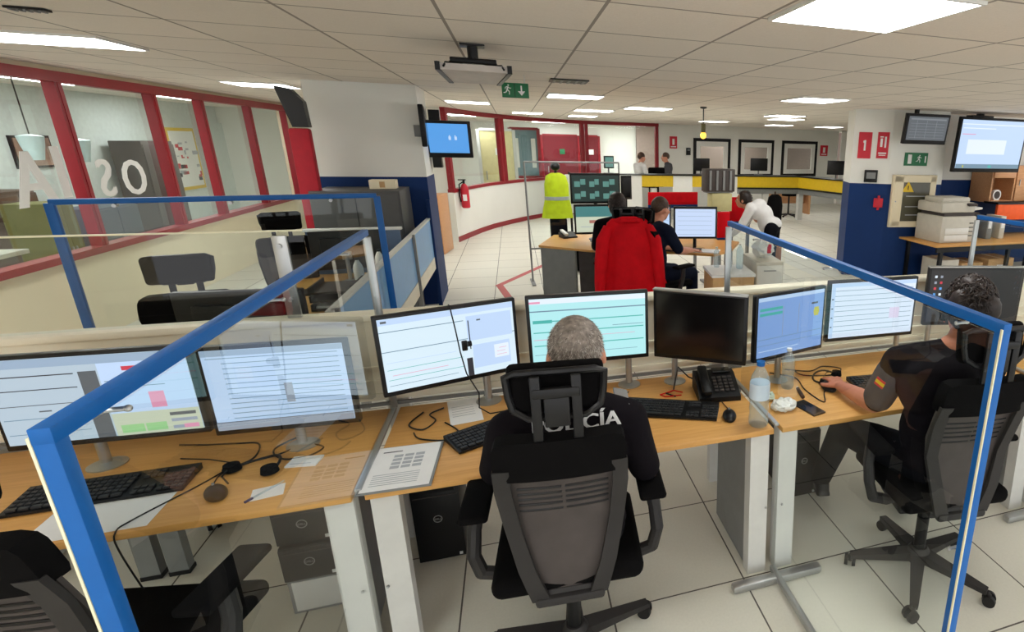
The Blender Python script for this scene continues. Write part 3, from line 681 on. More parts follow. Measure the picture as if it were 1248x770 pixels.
def rows(n, x=.06, w=.85, y0=.08, y1=.9, mt=None, th=.008): return [(x, y0 + (y1 - y0) * k / (n - 1), w, th, mt or S_line) for k in range(n)]
F1 = em('form_pale_grey', (178, 196, 210)); F2 = em('form_blue_grey', (150, 172, 196))
monitor('leftmost front monitor, half grey form and half colourful page with red mark', (-1.665, 2.34), (-1.105, 2.31), 1.20, .335,
        [(0, .9, 1, .1, F2), (0, .0, .44, .9, F1), (.44, 0, .09, .82, S_dgray), (.54, .28, .46, .62, S_blue), (.54, 0, .46, .28, S_cream), (.66, .8, .18, .05, S_red), (.70, .76, .1, .05, S_red), (.76, .32, .08, .2, S_pink), (.57, .03, .12, .1, S_green), (.7, .03, .11, .1, S_green),
         (.84, .03, .14, .04, S_gray), (.84, .12, .14, .04, S_gray), (.84, .2, .14, .04, S_dgray), (.9, .03, .08, .05, S_pink), (0, .8, .42, .012, S_dark), (.0, .64, .42, .01, S_dark), (.02, .46, .4, .008, S_dgray), (.02, .3, .4, .008, S_line), (.02, .12, .4, .008, S_line), (.2, .38, .06, .015, S_dgray),
         (.56, .6, .3, .008, S_line), (.56, .68, .2, .008, S_line)], base=F1, pole=(-1.47, 2.44))
monitor('second front monitor from the left with a pale ruled list, seen through glass', (-1.09, 2.30), (-.63, 2.27), 1.19, .34,
        [(0, .93, 1, .07, F2)] + rows(13, .03, .93, .14, .9) + [(0, 0, 1, .1, S_gray), (.0, .1, 1, .006, S_dark), (.03, .12, .1, .78, S_blue), (.53, .3, .06, .25, S_gray)], base=S_blue, pole=(-.86, 2.38))
monitor('front monitor left of the grey-haired officer with white and pale blue windows', (-.56, 2.37), (-.04, 2.535), 1.235, .34,
        [(0, .92, 1, .08, S_blue), (.02, .945, .04, .03, S_dgray), (.0, .82, .6, .01, S_line), (0, .55, 1, .01, S_line), (.62, .52, .36, .36, S_blue), (.65, .1, .3, .35, S_blue), (.82, .2, .12, .2, S_white), (.84, .24, .08, .006, S_pink), (.84, .29, .07, .006, S_pink), (.86, .34, .06, .006, S_pink), (.02, .3, .55, .006, S_teal), (.02, .16, .55, .006, S_teal), (.02, .08, .5, .006, S_line), (.02, .4, .5, .006, S_blue), (.595, .0, .045, .27, S_dark), (.63, .4, .008, .42, S_dark), (.05, .22, .4, .006, S_pink), (.7, .8, .03, .02, S_dgray)], base=em('window_pale', (214, 234, 246)), pole=(-.2, 2.6))  # small white patch with pink lines is a crumpled reflection painted into the display
monitor('front monitor directly beyond the grey-haired head with green lined form', (0.0, 2.5), (.545, 2.485), 1.245, .335,
        [(0, .92, 1, .08, S_white), (0, .93, .09, .03, S_pink), (0, .80, 1, .018, S_line), (.02, .62, .16, .05, S_teal), (.02, .64, .96, .015, S_teal), (.02, .47, .96, .015, S_teal), (.02, .26, .96, .015, S_teal), (.7, .52, .28, .008, S_line), (.02, .36, .3, .008, S_pink), (.02, .12, .9, .006, S_line), (.6, .38, .3, .006, S_pink)], base=S_cyan, pole=(.46, 2.56))
monitor('switched off black monitor between two lit ones, right of the grey-haired officer', (.575, 2.52), (.962, 2.275), 1.24, .345, [], base=S_off, frame=M_satin, pole=(.66, 2.5), edge=M_alu)
monitor('front monitor with periwinkle page and small yellow figure, right of the dark one', (1.01, 2.28), (1.44, 2.385), 1.235, .335,
        [(0, .94, 1, .06, S_blue), (.02, .78, .33, .045, S_teal), (.02, .70, .33, .045, S_teal), (.0, .3, .98, .008, S_line), (.0, .2, .98, .006, S_line), (.36, .32, .006, .5, S_gray), (.6, .32, .006, .5, S_gray), (.8, .77, .1, .03, S_dgray), (.85, .56, .07, .15, S_yel), (.84, .6, .09, .07, S_yel), (.02, .1, .6, .01, S_blue)], base=S_peri, pole=(1.2, 2.42))
monitor('front monitor with white ruled list under the right blue rail', (1.49, 2.44), (2.035, 2.425), 1.24, .335, [(0, .93, 1, .07, S_blue)] + rows(9, .0, .97, .12, .86) + [(.0, 0, .04, .93, S_blue)] + [(.005, .2 + .17 * k, .02, .02, S_dark) for k in range(4)] + [(.7, .3, .12, .2, em('faint_pink', (226, 214, 240)))], base=em('page_white', (222, 234, 252)), pole=(2.0, 2.55))
ic = [(.04 + .06 * c, .84 - .11 * r, .025, .045, (S_white, S_gray, S_red, S_tvblue)[(r + c) % 4]) for r in range(5) for c in range(2)]
monitor('dark desktop monitor with two columns of icons behind the dark-haired officer', (2.19, 2.53), (2.76, 2.39), 1.262, .35, ic, base=em('desk_dark', (22, 22, 26)), frame=M_satin, pole=(2.28, 2.56), edge=M_alu)

# ------------------------------------------------------------------ keyboards, mice
def keyboard(label, x, y, rz, rim=M_satin):
    t = thing('keyboard', label, 'keyboard', (x, y, DZ), rz)
    mb = MB().m(rim).prism3([(-.225, -.075, .003), (-.225, .075, .003), (-.225, .075, .024), (-.225, -.075, .012)], (.45, 0, 0)); mb.build('base', t)
    mb = MB().m(M_keys)
    def row(y, xs):
        z = .012 + (y + .075) / .15 * .012
        for x, wd in xs: mb.box((x, y, z + .004), (wd, .0155, .008), .0015, seg=1)
    k = .019
    for r in range(6):
        yy = -.058 + r * .0215; n = 15
        if r == 0: row(yy, [(-.2, .026), (-.17, .026), (-.14, .026), (-.075, .1), (-.01, .026), (.02, .026), (.05, .026)])
        else: row(yy, [(-.208 + i * k, .0165) for i in range(n)])
        if r != 3 and r != 2: row(yy, [(.095 + i * k, .0165) for i in range(3)])
        if r < 5: row(yy, [(.16 + i * k, .0165) for i in range(4)])
    mb.build('keys', t, smooth=0)
    for s in (-.19, .19): MB().m(M_rubber).box((s, .06, .002), (.03, .01, .004)).build('foot', t)
    return t
keyboard('black keyboard at the left desk, over a white sheet', -1.365, 2.205, .03)
keyboard('black keyboard half hidden by the middle office chair', -.115, 2.275, .47)
keyboard('black keyboard standing free at an angle right of the grey-haired officer', .575, 2.23, -.42)
keyboard('black keyboard under the hand of the dark-haired officer', 1.76, 2.2, -.1)
def mouse(label, x, y, rz, cable=None):
    t = thing('computer_mouse', label, 'mouse', (x, y, DZ), rz)
    mb = MB().m(M_satin).ell((0, 0, .012), (.031, .052, .024), n=20, k=12); 
    for v in mb.bm.verts:
        if v.co.z < .001: v.co.z = .001
    mb.build('shell', t)
    MB().m(M_dgrey).cone((-.004, .025, .032), (.004, .025, .032), .008, n=12).build('wheel', t)
    if cable: MB().m(M_satin).tube([(0, .048, .008)] + cable, .0022, 6).build('cable', t)
mouse('black mouse beside the angled keyboard right of the grey-haired officer', .815, 2.085, -.3, [(0, .08, .004), (-.02, .14, .004), (-.05, .22, .004), (-.04, .3, .004)])
mouse('dark mouse near the front edge of the left desk', -1.02, 2.07, .5, [(0, .08, .004), (.02, .13, .004), (.08, .2, .004), (.02, .3, .004), (-.05, .38, .004)])
mouse('dark mouse under the left hand of the dark-haired officer', 1.40, 2.23, .1, [(0, .08, .004), (.05, .12, .004), (.12, .18, .004), (.2, .16, .004)])

# ------------------------------------------------------------------ papers, phones, bottles and small desk things
def sheet(name, label, cat, x, y, w, d, rz, marks=(), z=DZ, th=.0012, base=None, extra=None):
    t = thing(name, label, cat, (x, y, z), rz)
    if base: MB().m(base).box((0, 0, .004), (w + .016, d + .012, .006), .001).build('folder', t)
    z0 = .0075 if base else .0005
    MB().m(M_paper).box((0, 0, z0 + th / 2), (w, d, th)).build('page', t)
    if marks:
        mb = MB()
        for a, b, c, e, mt in marks: mb.m(mt).box(((a + c / 2 - .5) * w, (b + e / 2 - .5) * d, z0 + th + .0003), (c * w, e * d, .0004))
        mb.build('print', t)
    return t
tb = [(.3 + .17 * i, .45 + .09 * j, .14, .06, M_ink) for i in range(3) for j in range(4)] + [(.1, .1 + .045 * k, .7, .012, M_ink) for k in range(6)] + [(.1, .86, .3, .02, M_inkd)]
sheet('paper_folder', 'open grey folder with printed sheet at the left end of the middle desk', 'folder', -.468, 2.078, .215, .3, -.03, tb, base=M_dgrey)
sheet('paper_sheet', 'blank white sheet under the front edge of the left keyboard', 'paper', -1.3, 2.05, .297, .2, .02)
sheet('paper_sheet', 'white sheet propped beneath the angled monitor left of the officer', 'paper', -.29, 2.5, .13, .25, .15, [(.1, .3 + .1 * k, .7, .015, M_ink) for k in range(5)])
sheet('note_pad', 'small white note pad at the back right of the left desk', 'note pad', -.815, 2.225, .1, .07, -.15, [(.1, .2, .7, .05, M_ink)], th=.006)
sheet('paper_note', 'small white note with a blue pen lying across it', 'note', -.87, 2.045, .09, .075, .2)
t = thing('pen', 'blue and clear pen lying across the small note', 'pen', (-.875, 2.05, DZ + .0055), .95)
MB().m(M_pet).cone((-.05, 0, 0), (.06, 0, 0), .0035, n=8).build('barrel', t); MB().m(M_blue).cone((-.07, 0, 0), (-.045, 0, 0), .0042, n=8).build('cap', t)
t = thing('marker_pen', 'dark marker standing near the empty glass bottle', 'marker', (1.235, 2.215, DZ + .0095), 1.35)
MB().m(M_hairbrown).cone((-.05, 0, 0), (.05, 0, 0), .009, n=12).build('barrel', t); MB().m(M_grey).cone((.05, 0, 0), (.062, 0, 0), .007, n=12).build('cap', t)
# desk phone console
t = thing('desk_phone', 'black desk phone console below the switched off monitor', 'desk phone', (.845, 2.36, DZ), -.12)
MB().m(M_black).prism3([(-.1, -.11, 0), (-.1, .09, 0), (-.1, .09, .085), (-.1, .04, .085), (-.1, -.11, .025)], (.2, 0, 0)).build('housing', t)
MB().m(M_black).box((-.06, -.02, .078), (.045, .19, .03), .01, rot=(.35, 0, 0)).build('handset', t)
mb = MB().m(M_charback)
for i in range(4):
    for j in range(5): mb.box((-.01 + i * .026, -.075 + j * .02, .045 + j * .0082), (.018, .012, .006), .001, rot=(.38, 0, 0))
mb.build('keypad', t); MB().m(S_off).box((.035, .055, .093), (.09, .045, .008), .002, rot=(.1, 0, 0)).build('display', t)
MB().m(M_satin).tube([(-.06, .07, .03), (-.11, .14, .03), (-.16, .16, .08), (-.18, .12, .03), (-.2, .05, .004), (-.24, .02, .004), (-.2, -.02, .004)], .004).build('cable', t)
MB().m(M_redfab).tube([(-.16, .02, .004), (-.2, .04, .008), (-.27, .01, .004), (-.25, -.02, .006), (-.17, -.01, .004)], .003).build('red_lead', t)
# bottles
def bottle(label, x, y, h, r, cap, wrap=None, water=0, z=DZ, mt=None):
    t = thing('bottle', label, 'bottle', (x, y, z))
    MB().m(mt or M_pet).lathe([(r * .85, .0), (r, .01), (r, h * .12), (r * .93, h * .2), (r, h * .27), (r * .94, h * .34), (r, h * .42), (r, h * .68), (r * .85, h * .78), (r * .42, h * .9), (r * .36, h * .92), (r * .36, h * .95)], n=28).build('body', t)
    if cap: MB().m(cap).lathe([(r * .42, h * .94), (r * .42, h)], n=20).build('cap', t)
    if wrap: MB().m(wrap).lathe([(r * 1.01, h * .44), (r * 1.015, h * .45), (r * 1.015, h * .67), (r * 1.01, h * .68)], n=28).build('wrapper', t)
    return t
bottle('large clear water bottle with pale blue wrapper and blue cap at the desk joint', .915, 1.995, .295, .043, M_bframe, mat('pale_wrap', hx(206, 222, 236), .4))
bottle('small clear empty bottle with white top behind the crumpled bag', 1.21, 2.31, .21, .032, M_white)
# crumpled bag, phone, earphone bag
mb = MB().m(M_white).ell((0, 0, .022), (.06, .045, .026), n=18, k=12)
for v in mb.bm.verts: v.co += Vector((random.uniform(-.007, .007), random.uniform(-.007, .007), random.uniform(-.006, .008))); v.co.z = max(v.co.z, .001)
tag(mb.build('plastic_bag', loc=(1.085, 2.095, DZ), smooth=20), 'crumpled white plastic bag beside the large water bottle', 'bag')
mb = MB().m(mat('green_white_wrap', hx(196, 212, 196), .5)).ell((0, 0, .016), (.035, .03, .018), n=14, k=8)
for v in mb.bm.verts: v.co += Vector((random.uniform(-.006, .006), random.uniform(-.006, .006), random.uniform(-.004, .006))); v.co.z = max(v.co.z, .001)
tag(mb.build('paper_napkin', loc=(1.06, 2.21, DZ), smooth=20), 'small crumpled napkin behind the white plastic bag', 'napkin')
t = thing('smartphone', 'black smartphone lying face up beside the white bag', 'phone', (1.2, 2.065, DZ), .25)
MB().m(M_satin).box((0, 0, .0045), (.074, .15, .009), .003).build('housing', t); MB().m(S_off).box((0, 0, .0093), (.068, .14, .0006)).build('display', t)
def headset(name, label, x, y, z, rz, R=None):
    t = thing(name, label, 'headset', (x, y, z), rz)
    arc = [(math.cos(a) * .075, math.sin(a) * .085, .012 + .01 * math.sin(a * 2)) for a in [PI * k / 14 for k in range(15)]]
    MB().m(M_satin).tube(arc, .005).build('headband', t)
    for s in (-1, 1): MB().m(M_blackfab).cone((s * .07, -.01, .008), (s * .07, -.01, .03), .028, .024, 20).build('ear_pad', t)
    MB().m(M_satin).tube([(-.07, -.02, .02), (-.05, -.07, .02), (.0, -.1, .015)], .003).build('microphone_arm', t)
    return t
headset('headset', 'black headset lying on the left desk behind the note pad', -.965, 2.21, DZ, -.4)
headset('headset', 'black headset tangled in cords at the back of the right desk', 1.46, 2.33, DZ, .6)
t = thing('hanging_microphone', 'thin cord with dark microphone clip hanging before the angled monitor', 'microphone', (-.29, 2.44, DZ), .3)
MB().m(M_satin).tube([(0, .035, .5), (0, .01, .502), (.0, .0, .48), (.008, -.004, .4), (.016, -.006, .3), (.03, -.008, .2), (.07, -.012, .1), (.06, -.03, .04), (.1, -.04, .004), (.22, -.06, .004)], .0028, 6).build('cord', t)
MB().m(M_satin).box((.033, -.02, .33), (.022, .012, .045), .004).cone((.045, -.02, .335), (.06, -.02, .335), .012, n=12).build('clip', t)
# cable runs on the desks
def cable(label, pts, r=.0032, z=DZ, mt=None):
    P = [Vector((p[0], p[1], (p[2] if len(p) > 2 else 0) + r + .0008 + z)) for p in pts]; Q = []
    for i in range(len(P) - 1):
        p0, p1, p2, p3 = P[max(i - 1, 0)], P[i], P[i + 1], P[min(i + 2, len(P) - 1)]
        for k in range(6):
            u = k / 6; Q.append(.5 * ((2 * p1) + (p2 - p0) * u + (2 * p0 - 5 * p1 + 4 * p2 - p3) * u * u + (3 * p1 - p0 - 3 * p2 + p3) * u ** 3))
    Q.append(P[-1]); o = P[0].copy(); mb = MB().m(mt or M_satin).tube([q - o for q in Q], r, 6)
    return tag(mb.build('cable', loc=o), label, 'cable')
cable('black cable looping from the left keyboard up to the monitors', [(-1.07, 2.24), (-1.0, 2.3), (-1.02, 2.42), (-1.1, 2.45), (-1.2, 2.47), (-1.3, 2.5)])
cable('black cable coiled on the left desk behind the headset', [(-.93, 2.3), (-.85, 2.36), (-.78, 2.32), (-.82, 2.26), (-.9, 2.27), (-.95, 2.36), (-.88, 2.46)])
cable('thin cable crossing the left desk towards the front edge', [(-1.05, 2.26), (-1.1, 2.16), (-1.2, 2.0), (-1.215, 1.938), (-1.215, 1.928, -.06), (-1.18, 1.925, -.25), (-1.16, 1.93, -.35)], .0025)
cable('cable loop under the angled monitor at the middle desk', [(-.46, 2.53), (-.5, 2.42), (-.44, 2.36), (-.4, 2.43), (-.43, 2.5), (-.38, 2.55)])
cable('cable from the folder edge to the half hidden keyboard', [(-.47, 2.34), (-.44, 2.28), (-.34, 2.24), (-.3, 2.3), (-.36, 2.4)])
cable('cable looping on the right desk before the ruled list monitor', [(1.3, 2.52), (1.42, 2.46), (1.52, 2.5), (1.6, 2.44), (1.5, 2.38), (1.36, 2.42), (1.34, 2.5)])
cable('cord trailing round the smartphone on the right desk', [(1.45, 2.28), (1.36, 2.2), (1.3, 2.1), (1.28, 2.25), (1.3, 2.4), (1.2, 2.5)])
cable('cable behind the free standing keyboard', [(.44, 2.48), (.36, 2.42), (.3, 2.46), (.26, 2.4)])
# towers
def tower(label, x, y, z, w, h, d=.3, name='computer_tower', logo=True):
    t = thing(name, label, 'computer', (x, y + d / 2, z))
    MB().m(M_black).box((0, 0, h / 2), (w, d, h), .005).build('case', t)
    mb = MB().m(M_satin).box((0, -d / 2 - .004, h / 2), (w - .004, .01, h - .006), .003); mb.m(M_charback).box((0, -d / 2 - .0105, h * .84), (w * .9, .003, .004)); mb.m(M_black).box((0, -d / 2 - .01, h * .92), (w * .8, .003, h * .06)); f = mb.build('front_panel', t)
    mb = MB().m(M_alu)
    if logo:
        n = 28; R0, R1 = .019, .0155; zc = h * .55; yy = -d / 2 - .0098
        for k in range(n):
            a, b = 2 * PI * k / n, 2 * PI * (k + 1) / n
            mb.prism3([(R0 * math.cos(a), yy, zc + R0 * math.sin(a)), (R0 * math.cos(b), yy, zc + R0 * math.sin(b)), (R1 * math.cos(b), yy, zc + R1 * math.sin(b)), (R1 * math.cos(a), yy, zc + R1 * math.sin(a))], (0, -.0015, 0))
        add_text(mb, 'DELL', .0125, Matrix.Translation((0, yy - .001, zc - .001)) @ FR, M_alu, .001)
        mb.build('emblem', f)
    MB().m(M_white).box((w * .38, -d / 2 - .0108, .02), (.014, .003, .014)).build('sticker', f)
    MB().m(M_rubber).box((0, 0, .001), (w * .8, d * .8, .002)).build('foot', t)
    return t
tower('black computer tower with round emblem under the middle desk, left of the chair', -.455, 2.49, 0, .205, .41, .24)
t = thing('plinth_box', 'grey metal box on the floor carrying two stacked black computers', 'box', (-.9, 2.47, 0))
MB().m(M_dgrey).box((0, 0, .085), (.2, .3, .17), .004).build('body', t); MB().m(M_grey).box((0, -.152, .085), (.17, .004, .14)).build('front_plate', t)
tower('lower of the two stacked black computers under the left desk', -.9, 2.31, .171, .2, .158)
tower('upper of the two stacked black computers under the left desk', -.905, 2.33, .331, .2, .165)
tower('black computer tower beside the grey leg under the right desk', 1.4, 2.42, 0, .185, .41)
mb = MB()
random.seed(3)
for k in range(7):
    mb.m(M_satin if k % 3 else M_redfab); x = random.uniform(-.04, .04); 
    mb.tube([(x, .1, .5), (x + random.uniform(-.04, .04), .05, .4), (x + random.uniform(-.05, .05), -.02, .3), (-x, .02, .2), (x + random.uniform(-.05, .05), .0, .1), (x, .05, .01)], .005, 6)
tag(mb.build('cable_bundle', loc=(-.625 + .02, 2.45, .0)), 'tangle of black and red cables hanging under the desk joint', 'cables', kind='stuff').location = (-.44, 2.45, 0)
bpy.data.objects['cable_bundle'].location = (-.62, 2.44, 0)

# ------------------------------------------------------------------ office chair
def thick_sheet(mb, rws, nx, yf, th):
    """rws: list of (z, half width); yf(x, z) -> y of the front skin."""
    n = nx + 1; F = []; Bk = []
    for z, hw in rws:
        for i in range(n):
            x = -hw + 2 * hw * i / nx; y = yf(x, z); F.append((x, y, z)); Bk.append((x, y - th, z))
    vs = F + Bk; o = len(F); R = len(rws); fs = []
    for r in range(R - 1):
        for i in range(nx):
            a = r * n + i; fs.append([a, a + 1, a + n + 1, a + n]); fs.append([o + a + n, o + a + n + 1, o + a + 1, o + a])
    for i in range(nx):
        fs.append([i + 1, i, o + i, o + i + 1]); a = (R - 1) * n + i; fs.append([a, a + 1, o + a + 1, o + a])
    for r in range(R - 1):
        a = r * n; fs.append([a, a + n, o + a + n, o + a]); a = r * n + nx; fs.append([a + n, a, o + a, o + a + n])
    mb._add(vs, fs); return mb
def by(x, z): return -.205 - .11 * (z - .5) + .55 * x * x + .05 * math.exp(-((z - .78) / .16) ** 2)
def make_chair(label, loc, rz, base_rot=0):
    t = thing('office_chair', label, 'office chair', loc, rz)
    b = MB(); b.m(M_char)
    for k in range(5):
        a = base_rot + 2 * PI * k / 5; c, s = math.cos(a), math.sin(a); n = Vector((-s, c, 0))
        P0, P1 = Vector((c * .03, s * .03, .1)), Vector((c * .31, s * .31, .075))
        r0 = [P0 + n * .032, P0 - n * .032, P0 - n * .026 - Vector((0, 0, .035)), P0 + n * .026 - Vector((0, 0, .035))]
        P0t = P0 + Vector((0, 0, .02)); 
        v = [P0t + n * .034, P0t - n * .034, P0 - n * .028 - Vector((0, 0, .03)), P0 + n * .028 - Vector((0, 0, .03)), P1 + n * .018, P1 - n * .018, P1 - n * .016 - Vector((0, 0, .022)), P1 + n * .016 - Vector((0, 0, .022))]
        b._add(v, [[0, 1, 2, 3], [7, 6, 5, 4], [0, 4, 5, 1], [1, 5, 6, 2], [2, 6, 7, 3], [3, 7, 4, 0]])
    b.lathe([(.05, .065), (.055, .08), (.05, .12), (.035, .14)]).build('star_base', t)
    for k in range(5):
        a = base_rot + 2 * PI * k / 5; c, s = math.cos(a), math.sin(a); q = a + .9 + k
        o = Vector((c * .31, s * .31, 0)); ax = Vector((math.cos(q), math.sin(q), 0)); off = Vector((-ax.y, ax.x, 0)) * .012
        mb = MB().m(M_satin)
        for sg in (-1, 1): mb.cone(o + off + ax * sg * .010 + Vector((0, 0, .029)), o + off + ax * sg * .026 + Vector((0, 0, .029)), .029, .026, 18)
        mb.m(M_char).box(o + off * .5 + Vector((0, 0, .05)), (.022, .022, .02), .004).cone(o + Vector((0, 0, .035)), o + Vector((0, 0, .068)), .009)
        mb.build('caster', t)
    MB().m(M_satin).cone((0, 0, .12), (0, 0, .3), .027).cone((0, 0, .28), (0, 0, .43), .018).build('gas_column', t)
    MB().m(M_char).box((0, -.02, .435), (.18, .28, .05), .012).box((0, -.17, .47), (.16, .12, .04), .012, rot=(-.35, 0, 0)).build('mechanism', t)
    mb = MB().m(M_blackfab).box((0, .02, .498), (.49, .47, .07), .032, seg=4)
    for v in mb.bm.verts:
        v.co.z += -.02 * max(0, (v.co.y - .12) / .13) ** 2 + .02 * (abs(v.co.x) / .24) ** 2
    mb.build('seat', t)
    # backrest
    bk = thick_sheet(MB().m(M_charback), [(.5, .075), (.54, .11), (.62, .145), (.72, .165), (.82, .178), (.92, .183), (.99, .183)], 12, by, .012).build('backrest', t)
    mb = MB().m(M_satin)
    for k in range(5):
        z = .80 + k * .024
        for sg in (-1, 1):
            mb.tube([(sg * x, by(x, z) - .014, z) for x in (.005, .05, .1, .135)], .0045, 6)
    mb.build('slats', bk)
    for sg in (-1, 1):
        pts = [(.165, .99, .028), (.168, .9, .028), (.155, .75, .028), (.122, .6, .03), (.085, .48, .034)]
        mb = MB().m(M_char)
        outer = [(sg * (x + w_), by(x, z) - .02, z) for x, z, w_ in pts]; inner = [(sg * (x - w_ * .7), by(x, z) - .026, z) for x, z, w_ in pts]
        n = len(pts); vs = []
        for a_, i_ in zip(outer, inner): vs += [a_, i_, (i_[0], i_[1] - .016, i_[2]), (a_[0], a_[1] - .018, a_[2])]
        fs = [[0, 1, 2, 3], [4 * n - 1, 4 * n - 2, 4 * n - 3, 4 * n - 4]]
        for k in range(n - 1):
            for j in range(4): fs.append([4 * k + j, 4 * k + (j + 1) % 4, 4 * k + 4 + (j + 1) % 4, 4 * k + 4 + j])
        mb._add(vs, fs); mb.build('back_frame', t)
    MB().m(M_char).box((0, -.225, .475), (.22, .04, .035), .012).build('back_yoke', t)
    thick_sheet(MB().m(M_blackfab), [(.945, .165), (.955, .182), (.98, .19), (1.03, .19), (1.06, .187), (1.08, .178), (1.09, .155)], 14, lambda x, z: by(x, z) + .022, .06).build('upper_back', t)
    # headrest
    yh = -.29
    h = MB().m(M_blackfab).box((0, yh + .045, 1.225), (.27, .045, .15), .022, rot=(-.12, 0, 0), seg=3)
    for v in h.bm.verts: v.co.y += 1.2 * v.co.x ** 2
    h = h.build('headrest', t)
    mb = MB().m(M_satin)
    ringp = [(-.12, 1.175), (-.13, 1.215), (-.135, 1.275), (-.11, 1.285), (.11, 1.285), (.135, 1.275), (.13, 1.215), (.12, 1.175), (.08, 1.15), (-.08, 1.15), (-.12, 1.175)]
    mb.tube([(x, yh + .012 + 1.2 * x * x, z) for x, z in ringp], .011, 8)
    for sg in (-1, 1): mb.box((sg * .055, yh - .004, 1.175), (.028, .014, .22), .004)
    mb.box((0, yh - .004, 1.235), (.13, .022, .03), .006).box((0, yh - .002, 1.175), (.07, .018, .09), .005)
    mb.build('bracket', h)
    for sg in (-1, 1):
        p = MB().m(M_blackfab).box((sg * .295, .03, .715), (.095, .26, .028), .013, seg=3).build('armrest', t)
        mb = MB().m(M_char); pts = [(.12, -.02, .45), (.22, -.03, .44), (.295, -.04, .47), (.315, -.035, .54), (.31, .0, .62), (.295, .02, .70)]
        for a_, b_ in zip(pts, pts[1:]):
            A_, B_ = Vector((sg * a_[0], a_[1], a_[2])), Vector((sg * b_[0], b_[1], b_[2])); mb.cone(A_, B_, .024, .023, 10); mb.ell(B_, .0235, n=10, k=6)
        mb.build('support', p)
    return t
chair0 = make_chair('office chair with headrest in the centre, under the grey-haired officer', (.085, 1.775, 0), -.08, .35)
copy_tree(chair0, (1.64, 1.72, 0), -.12, 'office chair on the right under the dark-haired officer, behind the blue post')
copy_tree(chair0, (-1.14, 1.69, 0), -.22, 'black office chair cropped by the lower left corner, empty seat')
copy_tree(chair0, (-1.62, 3.36, 0), PI + .2, 'empty office chair behind the partition, nearer one by the cream wall')
copy_tree(chair0, (-1.72, 5.3, 0), PI + .45, 'empty office chair behind the partition, farther one by the red windows')
copy_tree(chair0, (3.05, 1.75, 0), -.5, 'office chair at the far right edge behind the second officer')
monitor('black back of a monitor facing away beyond the partition, beside the steel clamp', (-.93, 2.93), (-1.42, 2.98), 1.245, .34, [], base=S_off, pole=(-1.2, 2.92))
t = thing('office_desk', 'beech topped desk behind the partition on the left', 'desk', (-1.55, 3.16, 0))
MB().m(M_oak).box((0, 0, DZ - .0125), (1.3, .7, .025), .003).build('worktop', t)
for s in (-1, 1): MB().m(M_grey).box((s * .6, 0, .36), (.05, .5, .71)).build('leg', t)

# ------------------------------------------------------------------ people
def head_shapes(mb, T, sc=1.0):
    old = mb.T; mb.T = T @ Matrix.Scale(sc, 4)
    mb.ell((0, -.012, .035), (.076, .096, .092), n=24, k=16); mb.ell((0, .03, -.035), (.058, .06, .07), n=20, k=12); mb.ell((0, .045, -.075), (.036, .038, .032))
    mb.cone((0, .088, .02), (0, .112, -.018), .009, .015, 10); mb.ell((0, .106, -.02), (.017, .014, .012)); mb.ell((0, .085, .036), (.05, .012, .012)); mb.ell((0, .088, -.052), (.025, .012, .006)); mb.ell((0, .086, -.062), (.022, .012, .007))
    for s in (-1, 1):
        mb.ell((s * .084, -.008, -.004), (.012, .02, .034), rot=(0, s * -.15, 0), n=12, k=8); mb.ell((s * .045, .06, -.015), (.022, .026, .024))
    mb.T = old
def hand_shapes(mb, W, fwd, up, side, curl=.5, sc=1.0):
    """side: +1 when the thumb lies towards fwd x up."""
    f = Vector(fwd).normalized(); u = Vector(up); u = (u - f * u.dot(f)).normalized(); r = f.cross(u) * side
    W = Vector(W); s = sc
    P = lambda a, b, c: W + (f * a + r * b + u * c) * s
    for b in (-.028, -.01, .01, .028): mb.cone(P(.01, b * .7, 0), P(.085, b, .002), .013 * s, .012 * s, 10); mb.ell(P(.085, b, .002), .0125 * s, n=10, k=8)
    mb.ell(P(.035, .0, 0), (.03 * s, .03 * s, .016 * s), n=12, k=8)
    for b, L in ((-.031, .8), (-.0105, .95), (.0105, 1.0), (.031, .92)):
        a0 = 0; p = P(.088, b, .002); rad = .0092
        for k, seg in enumerate((.042, .027, .02)):
            a0 += curl * (.35, .7, .6)[k]; q = p + (f * math.cos(a0) - u * math.sin(a0)) * seg * L * s + r * (b * .08) * s
            mb.cone(p, q, rad * s, (rad - .0008) * s, 10); mb.ell(q, (rad - .0008) * s, n=10, k=8); p = q; rad -= .0008
    a, b_, c = P(.02, .028, -.004), P(.052, .058, -.012), P(.082, .066, -.018)
    mb.cone(a, b_, .014 * s, .0115 * s, 10); mb.ell(b_, .0115 * s, n=10, k=8); mb.cone(b_, c, .0112 * s, .009 * s, 10); mb.ell(c, .009 * s, n=10, k=8); mb.ell(a, .014 * s, n=10, k=8)
def limb(mb, pts, rs):
    for i in range(len(pts) - 1):
        mb.cone(pts[i], pts[i + 1], rs[i], rs[i + 1], 14); mb.ell(pts[i + 1], rs[i + 1], n=14, k=8)
    mb.ell(pts[0], rs[0], n=14, k=8)
